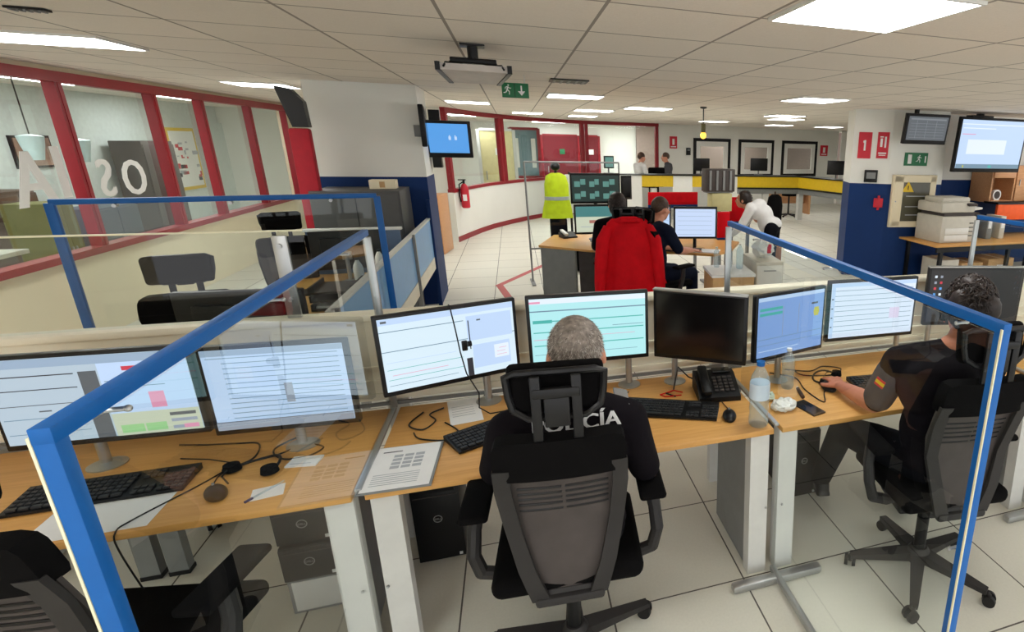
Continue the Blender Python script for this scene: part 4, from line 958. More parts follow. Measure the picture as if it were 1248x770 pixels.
def person(label, loc, rz, J, shirt, trouser, hair, hairmat, skin=None, sc=1.0, vox=.012, vox2=.014, sleeve='short', lean=0, build=1.0, headyaw=0, headpitch=0, group=None, sleeve_mat=None, seated=True, hands=True):
    skin = skin or M_skin
    t = thing('person', label, 'person', loc, rz, group)
    V = {k: Vector(v) for k, v in J.items()}
    HT = Matrix.Translation(V['head']) @ Matrix.Rotation(headyaw, 4, 'Z') @ Matrix.Rotation(headpitch, 4, 'X')
    mb = MB().m(skin); head_shapes(mb, HT, sc)
    mb.cone(V['neck'] - Vector((0, 0, .05)), V['head'] - Vector((0, .01, .05)), .06 * sc, .052 * sc, 16); mb.ell(V['neck'], (.065, .06, .05))
    ch, pv = V['chest'], V['pelvis']
    mb.ell(ch, (.14 * build, .09, .15)); mb.ell((ch + pv) / 2, (.12 * build, .085, .16)); mb.ell(pv, (.14 * build, .1, .1))
    for s in 'LR':
        sh, el, wr = V['sh' + s], V['el' + s], V['wr' + s]
        mb.cone(V['neck'] - Vector((0, 0, .04)), sh, .05, .048, 12)
        limb(mb, [sh, sh.lerp(el, .5), el, el.lerp(wr, .35), wr], [.05, .046, .04, .042, .027])
        if hands: hand_shapes(mb, wr, (wr - el).normalized() * .6 + Vector(J.get('hd' + s, (0, 1, -.1))), (0, 0, 1), -1 if s == 'L' else 1, .55)
        hp, kn, an = V['hp' + s], V['kn' + s], V['an' + s]
        limb(mb, [hp, hp.lerp(kn, .5), kn, kn.lerp(an, .35), an], [.08, .072, .052, .054, .036])
        mb.cone(an, an + Vector((0, .12, -.05)), .036, .03, 12)
    body = remesh(mb, 'body', t, vox, [skin])
    # eyes
    mb = MB(); mb.T = HT @ Matrix.Scale(sc, 4)
    for s in (-1, 1): mb.m(M_eye).ell((s * .031, .083, .012), (.013, .008, .009), n=12, k=8); mb.m(M_hairdark).ell((s * .031, .0905, .012), (.005, .002, .006), n=10, k=6)
    mb.build('eyes', t)
    # shirt
    mb = MB().m(shirt); f = .016
    mb.ell(ch + Vector((0, 0, .03)), (.165 * build + f, .105 + f, .14 + f)); mb.ell((ch + pv) / 2, (.145 * build + f, .1 + f, .18 + f)); mb.ell(pv + Vector((0, 0, .03)), (.155 * build + f, .115 + f, .1))
    mb.cone(V['neck'] - Vector((0, 0, .05)), V['neck'] + Vector((0, 0, .0)), .078, .066, 18)
    mb.ell(ch + Vector((0, -.03, .1)), (.15 * build, .08, .08))
    for s in 'LR':
        sh, el, wr = V['sh' + s], V['el' + s], V['wr' + s]
        mb.cone(V['neck'] - Vector((0, 0, .03)), sh + Vector((0, 0, .0)), .066, .066 + f * .3, 14)
        if sleeve == 'short': limb(mb, [sh, sh.lerp(el, .5), sh.lerp(el, .88)], [.066 + f * .3, .063, .058])
        else: limb(mb, [sh, sh.lerp(el, .5), el, el.lerp(wr, .5), el.lerp(wr, .93)], [.066 + f * .3, .062, .056, .05, .038])
    remesh(mb, 'shirt', t, vox2, [shirt], 5)
    if sleeve_mat:
        for s in 'LR':
            sh, el = V['sh' + s], V['el' + s]; mb = MB().m(sleeve_mat); limb(mb, [sh.lerp(el, .25), sh.lerp(el, .55), sh.lerp(el, .8)], [.072, .072, .069]); remesh(mb, 'sleeve', t, vox2 * .8, [sleeve_mat], 4)
    mb = MB().m(trouser); mb.ell(pv, (.165 * build, .125, .11))
    for s in 'LR':
        hp, kn, an = V['hp' + s], V['kn' + s], V['an' + s]
        limb(mb, [hp, hp.lerp(kn, .5), kn, kn.lerp(an, .5), an], [.098, .09, .07, .065, .058])
    remesh(mb, 'trousers', t, vox2, [trouser], 5)
    for s in 'LR':
        an = V['an' + s]; mb = MB().m(M_shoe); mb.cone(an + Vector((0, -.03, -.03)), an + Vector((0, .13, -.045)), .045, .038, 14); mb.ell(an + Vector((0, .14, -.045)), (.042, .06, .033)); mb.ell(an + Vector((0, -.03, -.04)), .043)
        mb.box(an + Vector((0, .05, -.075)), (.085, .26, .02), .008); remesh(mb, 'shoe', t, .012, [M_shoe], 3)
    # hair
    mb = MB().m(hairmat); mb.T = HT @ Matrix.Scale(sc, 4)
    rr = random.Random(len(label))
    if hair in ('short', 'crop'):
        g = .006 if hair == 'crop' else .012
        n0 = len(mb.bm.verts); mb.ell((0, -.018, .04), (.078 + g, .094 + g, .092 + g), n=40, k=28)
        for v in mb.bm.verts:
            L = mb.T.inverted() @ v.co
            lim = .022 if L.y > -.04 else (.022 - (-.04 - L.y) * 1.3)
            if L.z < lim: L.z = max(L.z, lim); L.x *= .93; L.y *= .95
            if L.y > .055: L.y = .055 + (L.y - .055) * .5
            v.co = mb.T @ L
        # tufts
        for k in range(5200 if vox < .01 else 250):
            a = rr.uniform(0, 2 * PI); th = math.acos(rr.uniform(-.38, 1)); d = Vector((math.sin(th) * math.cos(a), math.sin(th) * math.sin(a), math.cos(th)))
            if d.y > .45 and d.z < .55: continue
            p = Vector((0, -.018, .04)) + Vector((d.x * (.078 + g * .8), d.y * (.094 + g * .8), d.z * (.092 + g * .8)))
            if p.z < (.024 if p.y > -.04 else .024 - (-.04 - p.y) * 1.3): continue
            if hairmat is M_hairgrey: mb.m(M_hairlight if rr.random() < .45 else (M_hairgrey if rr.random() < .7 else M_hairbrown))
            q = p + d * .004 + Vector((rr.uniform(-.006, .006), rr.uniform(-.004, .008), rr.uniform(-.013, -.003)))
            mb.cone(p, q, .0011, .0003, 3, caps=False)
    elif hair in ('bun', 'long', 'loose'):
        mb.ell((0, -.022, .04), (.092, .108, .104), n=40, k=28)
        for v in mb.bm.verts:
            L = mb.T.inverted() @ v.co
            if L.y > .035 and L.z < .09: L.y = .035 + (L.y - .035) * .25
            if L.z < -.01: L.z = max(L.z, -.06)
            v.co = mb.T @ L
        if hair == 'bun': mb.ell((-.01, -.045, .135), (.055, .055, .045), n=18, k=12); mb.ell((.04, -.09, .06), (.06, .05, .06), n=18, k=12); mb.ell((-.05, -.07, .07), (.05, .05, .06), n=18, k=12)
        if hair == 'bun':
            for v in mb.bm.verts: v.co += Vector((rr.uniform(-.004, .004), rr.uniform(-.004, .004), rr.uniform(-.004, .004)))
            for k in range(420):
                a = rr.uniform(0, 2 * PI); th = math.acos(rr.uniform(-.2, 1)); d = Vector((math.sin(th) * math.cos(a), math.sin(th) * math.sin(a), math.cos(th)))
                if d.y > .4 and d.z < .6: continue
                p = Vector((0, -.03, .055)) + Vector((d.x * .098, d.y * .112, d.z * .118)); u_ = d.cross(Vector((.3, .2, 1))).normalized(); w_ = d.cross(u_); R_ = rr.uniform(.008, .016); s0 = rr.uniform(0, 6)
                mb.tube([p + (u_ * math.cos(s0 + q * .8) + w_ * math.sin(s0 + q * .8)) * R_ + d * (.004 * q * .3) for q in range(7)], .0028, 5)
        if hair == 'long': mb.ell((0, -.085, -.06), (.075, .05, .14), n=20, k=14)
        if hair == 'loose': mb.ell((0, -.07, -.02), (.09, .06, .09), n=20, k=14)
        for k in range(1800 if vox < .01 else 160):
            a = rr.uniform(0, 2 * PI); th = math.acos(rr.uniform(-.4, 1)); d = Vector((math.sin(th) * math.cos(a), math.sin(th) * math.sin(a), math.cos(th)))
            if d.y > .3 and d.z < .6: continue
            p = Vector((0, -.022, .04)) + Vector((d.x * .09, d.y * .106, d.z * .102)); q1 = p + d * .008 + Vector((rr.uniform(-.012, .012), rr.uniform(-.012, .006), rr.uniform(-.01, .006))); q2 = q1 + Vector((rr.uniform(-.008, .008), -.004, -.016))
            mb.tube([p, q1, q2], [.0028, .0022, .0008], 5)
    mb.build('hair', t, smooth=60)
    return t, HT
SJ = dict(pelvis=(0, -.06, .60), chest=(0, -.06, .95), neck=(0, -.02, 1.13), head=(0, .03, 1.26), shL=(-.185, -.04, 1.06), shR=(.185, -.04, 1.06), elL=(-.24, .04, .80), elR=(.24, .04, .80), wrL=(-.15, .28, .79), wrR=(.15, .28, .79),
          hpL=(-.09, .0, .60), hpR=(.09, .0, .60), knL=(-.13, .4, .56), knR=(.13, .4, .56), anL=(-.13, .42, .11), anR=(.13, .42, .11))
def pose(**k): d = dict(SJ); d.update(k); return d
# centre officer
t, HT = person('grey-haired person in black uniform seated in the centre, back to the viewer', (.1, 1.78, 0), -.05,
           pose(chest=(.01, -.04, .9), head=(.045, -.015, 1.232), neck=(.025, -.06, 1.11), shL=(-.18, -.05, 1.0), shR=(.2, -.05, 1.0), elL=(-.25, .08, .78), elR=(.275, .02, .74), wrL=(-.16, .3, .79), wrR=(.14, .27, .79), hdL=(.3, 1, -.1), hdR=(-.4, 1, -.1)),
           M_shirtblk, M_trouser, 'crop', M_hairgrey, vox=.006, vox2=.008, build=1.12)
mb = MB(); vs, fs = text_shape('POLICÍA', .072, .002)
mb.m(M_paper)
for dx in (0, .0022, -.0022):
    mb._add([Vector((.03 + v.x + dx, -.19 - v.z - dx * .3 + .35 * (v.x) ** 2, 1.075 + v.y)) for v in vs], fs)
mb.build('back_lettering', t, smooth=0)
mb = MB().m(M_dgrey).box((.185, -.03, 1.075), (.05, .1, .008), .003, rot=(.1, .3, 0)); mb.build('shoulder_strap', t)
# right officer
t, HT = person('dark-haired person in black uniform leaning on the right desk with left hand on the mouse', (1.64, 1.74, 0), -.2,
           pose(pelvis=(0, -.04, .60), chest=(-.02, -.02, .92), neck=(.04, .0, 1.12), head=(.09, .03, 1.245), shL=(-.17, .06, 1.03), shR=(.2, -.02, 1.03), elL=(-.225, .13, .80), wrL=(-.30, .36, .79), hdL=(.1, 1, -.05), elR=(.26, .12, .80), wrR=(.16, .38, .79), knL=(-.25, .40, .53), anL=(-.26, .62, .11), knR=(.16, .4, .56)),
           M_shirtblk, M_trouser, 'bun', M_hairdark, skin=M_skin2, vox=.0055, vox2=.009, headyaw=-.25, sleeve_mat=M_greyslv)
a, b = Vector((-.17, .06, 1.03)), Vector((-.225, .13, .80)); p = a.lerp(b, .45)
mb = MB(); n = Vector((-.75, -.6, .2)).normalized(); p = p + n * .0725
ax = (b - a).normalized(); up = n.cross(ax).normalized()
def patch(off, h, mt): mb.m(mt); c = p + ax * off; mb.prism3([c - up * .022 - ax * h / 2 - n * .006, c + up * .022 - ax * h / 2 - n * .006, c + up * .022 + ax * h / 2 - n * .006, c - up * .022 + ax * h / 2 - n * .006], n * .008)
patch(-.013, .01, M_signred); patch(0, .016, M_yellow); patch(.013, .01, M_signred)
mb.build('flag_patch', t, smooth=0)
mb = MB(); mb.T = HT; mb.m(M_satin).tube([(math.cos(a) * .1, -.02, .03 + math.sin(a) * .118) for a in [PI * k / 16 for k in range(17)]], .006)
mb.m(M_blackfab).cone((-.085, -.01, .0), (-.105, -.01, .0), .03, .028).cone((.085, -.01, .0), (.105, -.01, .0), .03, .028)
mb.m(M_satin).tube([(-.1, 0, -.01), (-.09, .06, -.05), (-.04, .11, -.06)], .004)
o = mb.build('call_headset', smooth=40); W = t.matrix_basis.copy(); o.matrix_world = Matrix.Translation(t.location) @ Euler((0, 0, -.2)).to_matrix().to_4x4(); tag(o, 'black call headset worn by the dark-haired officer on the right', 'headset')

# ------------------------------------------------------------------ middle island of desks
t = thing('office_desk', 'curved beech topped desk with grey end panel in the middle of the room', 'desk', (0, 0, 0))
poly = [(.2, 6.75), (.72, 6.33), (1.2, 6.12), (1.6, 6.0), (2.02, 5.76), (2.3, 5.98), (2.6, 6.5), (2.4, 6.9), (1.4, 7.3), (.9, 7.45), (.42, 7.5)]
MB().m(M_oak).prism(poly, DZ - .025, DZ).build('worktop', t, smooth=0)
MB().m(M_dgrey).prism([(.22, 6.77), (.58, 6.47), (.6, 6.5), (.24, 6.8)], 0, DZ - .026).build('end_panel', t, smooth=0)
MB().m(M_charback).prism([(.62, 6.46), (1.25, 6.2), (1.27, 6.23), (.64, 6.49)], 0, DZ - .026).build('front_panel', t, smooth=0)
for p in ((.45, 7.4), (2.05, 5.86), (2.5, 6.55)): MB().m(M_grey).box((p[0], p[1], (DZ - .026) / 2), (.06, .06, DZ - .026)).build('leg', t)
# CCTV screens
sq = []
for i, (x, y, a, b) in enumerate([(.03, .52, .3, .42), (.35, .52, .26, .42), (.64, .52, .32, .42), (.03, .06, .3, .42), (.35, .06, .26, .42), (.64, .06, .32, .42)]):
    sq.append((x, y, a, b, S_cctvd)); sq.append((x + .02, y + .04, a * .4, b * .5, S_cctv)); sq.append((x + a * .5, y + b * .3, a * .35, b * .5, S_cctv))
def bgmon(label, x0, x1, y0, y1, Y, rects, base, frame=M_satin, pole=True, dY=0):
    a, b = aY(x0, (y0 + y1) / 2, Y), aY(x1, (y0 + y1) / 2, Y + dY); c0, c1 = aY((x0 + x1) / 2, y1, Y + dY / 2), aY((x0 + x1) / 2, y0, Y + dY / 2)
    A, B = Vector((a.x, a.y, 0)), Vector((b.x, b.y, 0)); c = (A + B) / 2; W = (B - A).length; H = c1.z - c0.z; rz = math.atan2(B.y - A.y, B.x - A.x)
    zb = DZ if c0.z > DZ else c0.z - .12
    t = thing('monitor', label, 'monitor', (c.x, c.y, zb), rz); z0, z1 = c0.z - zb, c1.z - zb; zc = (z0 + z1) / 2
    MB().m(frame).box((0, .02, zc), (W, .03, H), .005).box((0, .045, zc), (W * .6, .03, H * .6), .008).build('housing', t)
    mb = MB().m(base).box((0, .0035, zc), (W - .04, .003, H - .05))
    for k, (x, y, p, q, mt) in enumerate(rects): mb.m(mt).box(((x + p / 2 - .5) * (W - .04), .0015 - .0005 * (k % 6), zc + (y + q / 2 - .5) * (H - .05)), (p * (W - .04), .001, q * (H - .05)))
    mb.build('display', t, smooth=0)
    MB().m(M_satin).cone((0, .075, .005), (0, .075, zc), .02).lathe([(.1, 0), (.1, .008), (.03, .016)], (0, .06, 0)).build('stand', t)
    return t
bgmon('upper surveillance monitor with six dark green camera views', 695, 756, 211, 248, 7.0, sq, S_cctvd)
bgmon('lower surveillance monitor with teal top and cream form', 700, 757, 249, 285, 6.85, [(0, .6, 1, .4, em('teal_page', (70, 130, 130), .9)), (.05, .1, .85, .45, S_cream), (.3, .35, .4, .12, em('faded_red', (170, 110, 100), .9)), (.1, .2, .7, .02, S_gray)], S_cream)
bgmon('white monitor between the seated navy officer and the red divider', 795, 818, 250, 287, 6.35, rows(5), S_blue)
bgmon('wide pale blue monitor that the navy officer works at', 821, 874, 252, 291, 6.1, rows(6, .06, .85), em('bg_page', (196, 214, 244)), dY=-.1)
bgmon('dark monitor turned away beside the surveillance screens', 757, 770, 214, 243, 7.2, [], S_off)
# small items on the curved desk
P = aZ(700, 293, DZ)
t = thing('desk_phone', 'small white and black phone on the curved desk near its corner', 'desk phone', (P.x - .05, P.y + .25, DZ), .3)
MB().m(M_satin).prism3([(-.09, -.08, 0), (-.09, .09, 0), (-.09, .09, .06), (-.09, -.08, .02)], (.18, 0, 0)).build('housing', t); MB().m(M_white).box((-.05, 0, .065), (.045, .18, .03), .01, rot=(.2, 0, 0)).build('handset', t)
keyboard('black keyboard on the curved desk in front of the navy officer', 1.72, 6.05, -.35)
tag(MB().m(M_paper).box((0, 0, .006), (.3, .21, .012), .002).build('paper_stack', loc=(1.98, 5.95, DZ), rotz=-.5), 'stack of white paper at the corner of the curved desk', 'paper')
tag(MB().m(M_card).box((0, 0, .01), (.24, .3, .02), .004).build('brown_envelope', loc=(1.86, 6.2, DZ), rotz=.2), 'brown envelope on the curved desk by the navy officer', 'envelope')
# freestanding clear screen by the surveillance desk
t = thing('glass_screen', 'tall clear screen with thin dark edge behind the surveillance monitors', 'glass screen', (.13, 8.0, 0), .05)
MB().m(M_acr).box((.62, 0, 1.05), (1.22, .006, 1.14)).build('pane', t)
mb = MB().m(M_dgrey)
for a, b in (((0, 0, .48), (0, 0, 1.63)), ((0, 0, 1.63), (1.25, 0, 1.63)), ((1.25, 0, 1.63), (1.25, 0, .48)), ((0, 0, .48), (1.25, 0, .48))): mb.cone(a, b, .012, n=8)
mb.build('frame', t)
for x in (0, 1.25): MB().m(M_dgrey).cone((x, 0, 0), (x, 0, .5), .012).box((x, 0, .01), (.05, .4, .02), .004).build('foot', t)
# red jacket on a chair
JX, JY = 1.02, 5.62
copy_tree(chair0, (JX + .02, JY + .12, 0), -.15, 'office chair hidden beneath the red jacket in the middle of the room')
mb = MB().m(M_redfab)
prof = [(1.2, .16, .02), (1.16, .21, .05), (1.08, .235, .07), (.95, .25, .08), (.8, .27, .085), (.62, .3, .09), (.47, .34, .1), (.42, .345, .1)]
N = 48; vs = []
for j, (z, a, b) in enumerate(prof):
    for i in range(N):
        th = 2 * PI * i / N; fold = 1 + (.035 + .01 * j) * math.sin(th * 9 + j * .25) * (j / 7)
        vs.append((math.cos(th) * a * fold + .015 * j * .4, -.2 + math.sin(th) * b * fold * 1.1, z))
fs = [[j * N + i, j * N + (i + 1) % N, (j + 1) * N + (i + 1) % N, (j + 1) * N + i] for j in range(len(prof) - 1) for i in range(N)] + [list(range(N))]
t = thing('red_jacket', 'bright red jacket draped over an office chair back in the middle of the room', 'jacket', (JX, JY - .02, 0), -.1)
mb._add(vs, fs); mb.build('jacket_body', t, smooth=60)
for s in (-1, 1):
    MB().m(M_redfab).tube([(s * .19, -.22, 1.12), (s * .25, -.25, 1.0), (s * .275, -.27, .8), (s * .29, -.28, .62), (s * .3, -.28, .5)], [.05, .062, .06, .055, .045], 14).build('sleeve', t)
MB().m(M_redfab).tube([(-.12, -.2, 1.17), (-.06, -.27, 1.2), (.06, -.27, 1.2), (.12, -.2, 1.17)], .03, 10).build('collar', t)
# people in the middle
person('person with dark hair seated beyond the red jacket', (1.0, 6.0, 0), -.1, pose(), M_shirtblk, M_trouser, 'loose', M_hairdark, build=.85)
copy_tree(chair0, (1.36, 5.58, 0), -1.0, 'office chair under the navy uniformed officer in the middle of the room')
person('person in navy uniform seated at the curved desk, seen in profile facing right', (1.33, 5.6, 0), -1.0,
       pose(head=(0, .06, 1.25), wrL=(-.1, .42, .80), wrR=(.1, .44, .80), elL=(-.22, .1, .85), elR=(.22, .1, .85)), M_navy, M_navy, 'crop', M_hairbrown, build=1.05, headpitch=-.1)
# divider panels, boxes and clutter right of the curved desk
def slab(name, label, cat, x0, x1, y0, y1, Y, mt, th=.04, stand=True):
    a, b = aY(x0, y1, Y), aY(x1, y0, Y); t = thing(name, label, cat, ((a.x + b.x) / 2, Y, 0)); W, H = b.x - a.x, b.z - a.z
    MB().m(mt).box((0, 0, a.z + H / 2), (W, th, H), .006).build('panel', t)
    MB().m(M_blue).box((0, 0, a.z - .02), (W, th + .01, .05), .004).build('lower_rail', t)
    for s in (-1, 1): MB().m(M_dgrey).box((s * (W / 2 - .03), 0, (a.z - .03) / 2), (.04, .05, a.z - .03)).box((s * (W / 2 - .03), 0, .012), (.06, .3, .024), .004).build('leg', t)
    return t
slab('desk_divider', 'tall red divider panel under the grey wall-like stack, behind the wide monitor', 'desk divider', 889, 915, 240, 270, 7.6, M_redfab)
slab('desk_divider', 'red divider panel immediately right of the wide pale blue monitor', 'desk divider', 874, 889, 258, 290, 6.7, M_redfab)
slab('desk_divider', 'red divider strip behind the heads of the seated officers', 'desk divider', 790, 850, 234, 250, 8.2, M_redfab)
a = aY(878, 232, 7.3)
t = thing('server_rack', 'dark slatted unit with a pale yellow box beneath it, centre right', 'rack', (a.x, 7.3, 0))
W = .42
mb = MB().m(M_charback).box((0, .1, a.z + .13), (W, .2, .3), .01); mb.m(M_dgrey)
for k in range(4): mb.box((-W * .35 + k * W * .23, -.006, a.z + .13), (.03, .014, .26))
mb.build('slatted_unit', t)
MB().m(mat('pale_yellow_box', hx(196, 190, 140), .6)).box((.02, .08, a.z - .16), (W * .7, .2, .24), .01).build('yellow_box', t)
MB().m(M_dgrey).box((0, .1, (a.z - .28) / 2), (.07, .07, a.z - .28)).box((0, .1, a.z - .02), (W * .9, .16, .03)).box((0, .1, .015), (.4, .3, .03), .005).build('stand', t)
# pedestal with boxes
P = aZ(886, 330, .56)
t = thing('cardboard_box', 'low cardboard box with white lid between the front partition and the curved desk', 'box', (1.88, 4.95, 0), -.12)
MB().m(M_card).box((0, 0, .36), (.4, .42, .72), .006).build('carton', t); MB().m(M_paper).box((0, 0, .735), (.42, .44, .03), .004).build('lid', t)
t = thing('drawer_unit', 'white drawer unit beside the cardboard box', 'drawer unit', (2.3, 5.1, 0), -.12)
MB().m(M_offw).box((0, 0, .41), (.28, .5, .82), .006).build('body', t)
for k in range(3): d = MB().m(M_white).box((0, -.255, .15 + k * .26), (.26, .014, .24), .003).build('drawer', t); MB().m(M_alu).box((0, -.266, .22 + k * .26), (.12, .012, .012)).build('handle', d)
for i, (x, y, h, r, lab) in enumerate(((1.9, 5.02, .27, .035, 'clear bottle with white cap on the cardboard box lid'), (2.0, 4.97, .24, .035, 'second clear bottle on the cardboard box lid, nearer the drawer unit'), (1.8, 5.08, .2, .03, 'small clear bottle at the left of the cardboard box lid'))):
    bottle(lab, x, y, h, r, M_white, z=.751)
t = thing('office_bin', 'white crumpled bag bundle standing on the drawer unit', 'bag', (2.3, 5.1, .821))
mb = MB().m(M_white).ell((0, 0, .09), (.11, .1, .09), n=18, k=12)
random.seed(11)
for v in mb.bm.verts: v.co += Vector((random.uniform(-.015, .015), random.uniform(-.015, .015), random.uniform(-.01, .012))); v.co.z = max(.001, v.co.z)
mb.build('bundle', t, smooth=20); MB().m(M_redfab).box((.03, -.07, .1), (.05, .05, .09), .012).build('red_item', t)
t.name = 'plastic_bundle'
# the standing figure in white and dark, bent over
ST = dict(pelvis=(0, -.05, .84), chest=(0, .16, 1.02), neck=(0, .28, 1.12), head=(0, .38, 1.17), shL=(-.16, .24, 1.08), shR=(.16, .24, 1.08), elL=(-.19, .36, .84), elR=(.19, .36, .84), wrL=(-.12, .5, .70), wrR=(.12, .5, .70),
          hpL=(-.09, -.05, .82), hpR=(.09, -.05, .82), knL=(-.1, .02, .46), knR=(.1, -.03, .46), anL=(-.1, -.02, .1), anR=(.11, -.06, .1))
person('person in white shirt and dark trousers standing bent beside the red divider', (3.28, 7.1, 0), 1.0, ST, M_wcloth, M_trouser, 'long', M_hairdark, sleeve='long', sc=.95, build=.85)
t = thing('coat_stand', 'dark coat hanging on a stand beside the bending person in white', 'coat', (3.5, 7.42, 0))
MB().m(M_hairbrown).cone((0, 0, .0), (0, 0, 1.28), .015).box((0, 0, .012), (.3, .05, .024)).box((0, 0, .012), (.05, .3, .024)).build('stand', t)
mb = MB().m(M_blackfab)
prof = [(1.24, .05, .05), (1.2, .1, .07), (1.08, .12, .09), (.9, .11, .09), (.72, .1, .08), (.58, .09, .07)]
vs = []
for j, (z, a_, b_) in enumerate(prof):
    for i in range(28):
        th = 2 * PI * i / 28; f = 1 + .06 * math.sin(th * 6 + j) * j / 5; vs.append((math.cos(th) * a_ * f, math.sin(th) * b_ * f, z))
mb._add(vs, [[j * 28 + i, j * 28 + (i + 1) % 28, (j + 1) * 28 + (i + 1) % 28, (j + 1) * 28 + i] for j in range(5) for i in range(28)] + [list(range(28))])
mb.build('coat', t, smooth=60)
MB().m(mat('brown_bag', hx(150, 104, 74), .7)).box((0, -.1, .34), (.16, .12, .46), .02).build('brown_bag', t)
# hi-vis vest stand
t = thing('vest_stand', 'bright yellow high visibility vest on a stand with black bag behind the curved desk', 'vest', (.56, 8.6, 0))
MB().m(M_satin).cone((0, 0, 0), (0, 0, 1.55), .02).lathe([(.2, 0), (.2, .02), (.03, .04)]).ell((0, 0, 1.55), (.07, .07, .06)).build('stand', t)
mb = MB().m(M_hivis); prof = [(1.46, .07, .06), (1.42, .14, .08), (1.3, .17, .1), (1.1, .17, .1), (.95, .2, .11), (.82, .22, .12)]
def ring_cloth(mb, prof, N=32, fr=7, amp=.05):
    vs = []
    for j, (z, a_, b_) in enumerate(prof):
        for i in range(N):
            th = 2 * PI * i / N; f = 1 + amp * math.sin(th * fr + j) * j / 5; vs.append((math.cos(th) * a_ * f, math.sin(th) * b_ * f, z))
    mb._add(vs, [[j * N + i, j * N + (i + 1) % N, (j + 1) * N + (i + 1) % N, (j + 1) * N + i] for j in range(len(prof) - 1) for i in range(N)] + [list(range(N))])
ring_cloth(mb, prof); mb.build('vest', t, smooth=60)
mb = MB().m(M_silver); ring_cloth(mb, [(1.13, .176, .106), (1.08, .18, .108)]); mb.build('reflective_band', t, smooth=60)
MB().m(M_trouser).box((0, 0, .62), (.24, .18, .42), .04).build('hanging_trousers', t)
MB().m(M_blackfab).box((.33, .05, .3), (.3, .26, .58), .06).box((.33, -.1, .2), (.22, .08, .3), .03).build('black_bag', t)
t = thing('white_jacket', 'pale garment hanging behind the yellow vest', 'jacket', (.78, 8.95, 0))
mb = MB().m(M_wcloth); ring_cloth(mb, [(1.42, .06, .05), (1.38, .13, .08), (1.2, .16, .1), (1.0, .15, .1), (.85, .16, .1)]); mb.build('garment', t, smooth=60); MB().m(M_satin).cone((0, 0, 0), (0, 0, 1.46), .018).lathe([(.18, 0), (.18, .02), (.03, .04)]).build('stand', t)

# ------------------------------------------------------------------ long counter with yellow fascia
C0, C1, C2, C3 = Vector((2.2, 14.2, 0)), Vector((7.05, 13.55, 0)), Vector((7.6, 11.2, 0)), Vector((7.9, 9.6, 0))
t = thing('service_counter', 'long service counter with bright yellow fascia and dark top across the back of the room', 'counter', (0, 0, 0))
def seg(mb, A, B, z0, z1, o0, o1): 
    d = (B - A).normalized(); n = Vector((-d.y, d.x, 0)); mb.prism([tuple((A + n * o0).xy), tuple((B + n * o0).xy), tuple((B + n * o1).xy), tuple((A + n * o1).xy)], z0, z1)
mb = MB().m(M_satin)
for A_, B_ in ((C0, C1), (C1, C3)): seg(mb, A_, B_, 1.13, 1.16, -.04, .4)
mb.build('countertop', t, smooth=0)
Y0 = C0.lerp(C1, .16); Y1 = C0.lerp(C1, .32); Y2 = C0.lerp(C1, .42); Y3 = C0.lerp(C1, .58); Y4 = C0.lerp(C1, .66)
mb = MB().m(M_yellow)
for A_, B_ in ((Y0, Y1), (Y2, Y3), (Y4, C1), (C1, C3)):
    mb = MB().m(M_yellow); seg(mb, A_, B_, .86, 1.13, -.02, .02); mb.build('yellow_fascia', t, smooth=0)
mb = MB().m(M_white)
for A_, B_ in ((C0, Y0), (Y1, Y2), (Y3, Y4)):
    mb = MB().m(M_white); seg(mb, A_, B_, .3, 1.12, -.015, .03); mb.build('white_panel', t, smooth=0)
mb = MB().m(M_satin); seg(mb, Y4, C1, .82, .86, -.03, .04); seg(mb, C1, C3, .82, .86, -.03, .04); mb.build('dark_trim', t, smooth=0)
mb = MB().m(M_dgrey); seg(mb, Y4, C1, .70, .82, .0, .3); seg(mb, C1, C3, .70, .82, .0, .3); mb.build('grey_beam', t, smooth=0)
for p in (C0.lerp(C1, .2), C0.lerp(C1, .5), C0.lerp(C1, .8), C1, C1.lerp(C3, .45), C1.lerp(C3, .95)): MB().m(M_grey).box((p.x + .12, p.y + .1, .41), (.14, .14, .82)).build('leg', t)
def ctrmon(label, x0, x1, y0, y1, Y, mt=None, rz=0):
    a, b = aY(x0, y1, Y), aY(x1, y0, Y); t = thing('monitor', label, 'monitor', ((a.x + b.x) / 2, Y, 1.161), rz); W = b.x - a.x; H = b.z - a.z
    z = max(a.z - 1.161, .03)
    MB().m(M_satin).box((0, 0, z + H / 2), (W, .04, H), .005).build('housing', t); MB().m(M_dgrey).cone((0, .04, .005), (0, .04, z + H * .5), .02).box((0, .02, .008), (.22, .16, .014)).build('stand', t)
    if mt: MB().m(mt).box((0, -.0215, z + H / 2), (W - .05, .003, H - .06)).build('display', t)
ctrmon('black monitor on the counter before the leftmost black framed window', 844, 866, 193, 208, 14.25, rz=.3)
ctrmon('black monitor on the counter before the middle black framed window', 915, 935, 193, 208, 13.95, rz=-.2)
ctrmon('tilted black monitor on the counter at the right end, before the white wall', 1009, 1030, 196, 213, 12.1, rz=-.5)
ctrmon('small teal lit monitor on the counter before the red doors', 736, 748, 190, 205, 14.35, S_cctv, rz=.2)
for x, lab in ((800, 'dark seated silhouette of an office chair top behind the counter at its left'), (1040, 'dark chair top behind the counter at its right end')):
    P = aY(x, 205, 14.75 if x < 900 else 11.6); t = thing('office_chair', lab, 'office chair', (P.x + (.8 if x > 900 else 0), P.y, 0))
    MB().m(M_blackfab).box((0, 0, 1.05), (.44, .08, .5), .05).build('backrest', t); MB().m(M_blackfab).box((0, -.25, .5), (.46, .46, .08), .03).build('seat', t)
    MB().m(M_satin).cone((0, -.2, .03), (0, -.2, .48), .03).lathe([(.28, .0), (.28, .02), (.05, .06)], (0, -.2, 0)).box((0, -.02, .7), (.06, .04, .4)).build('base', t)
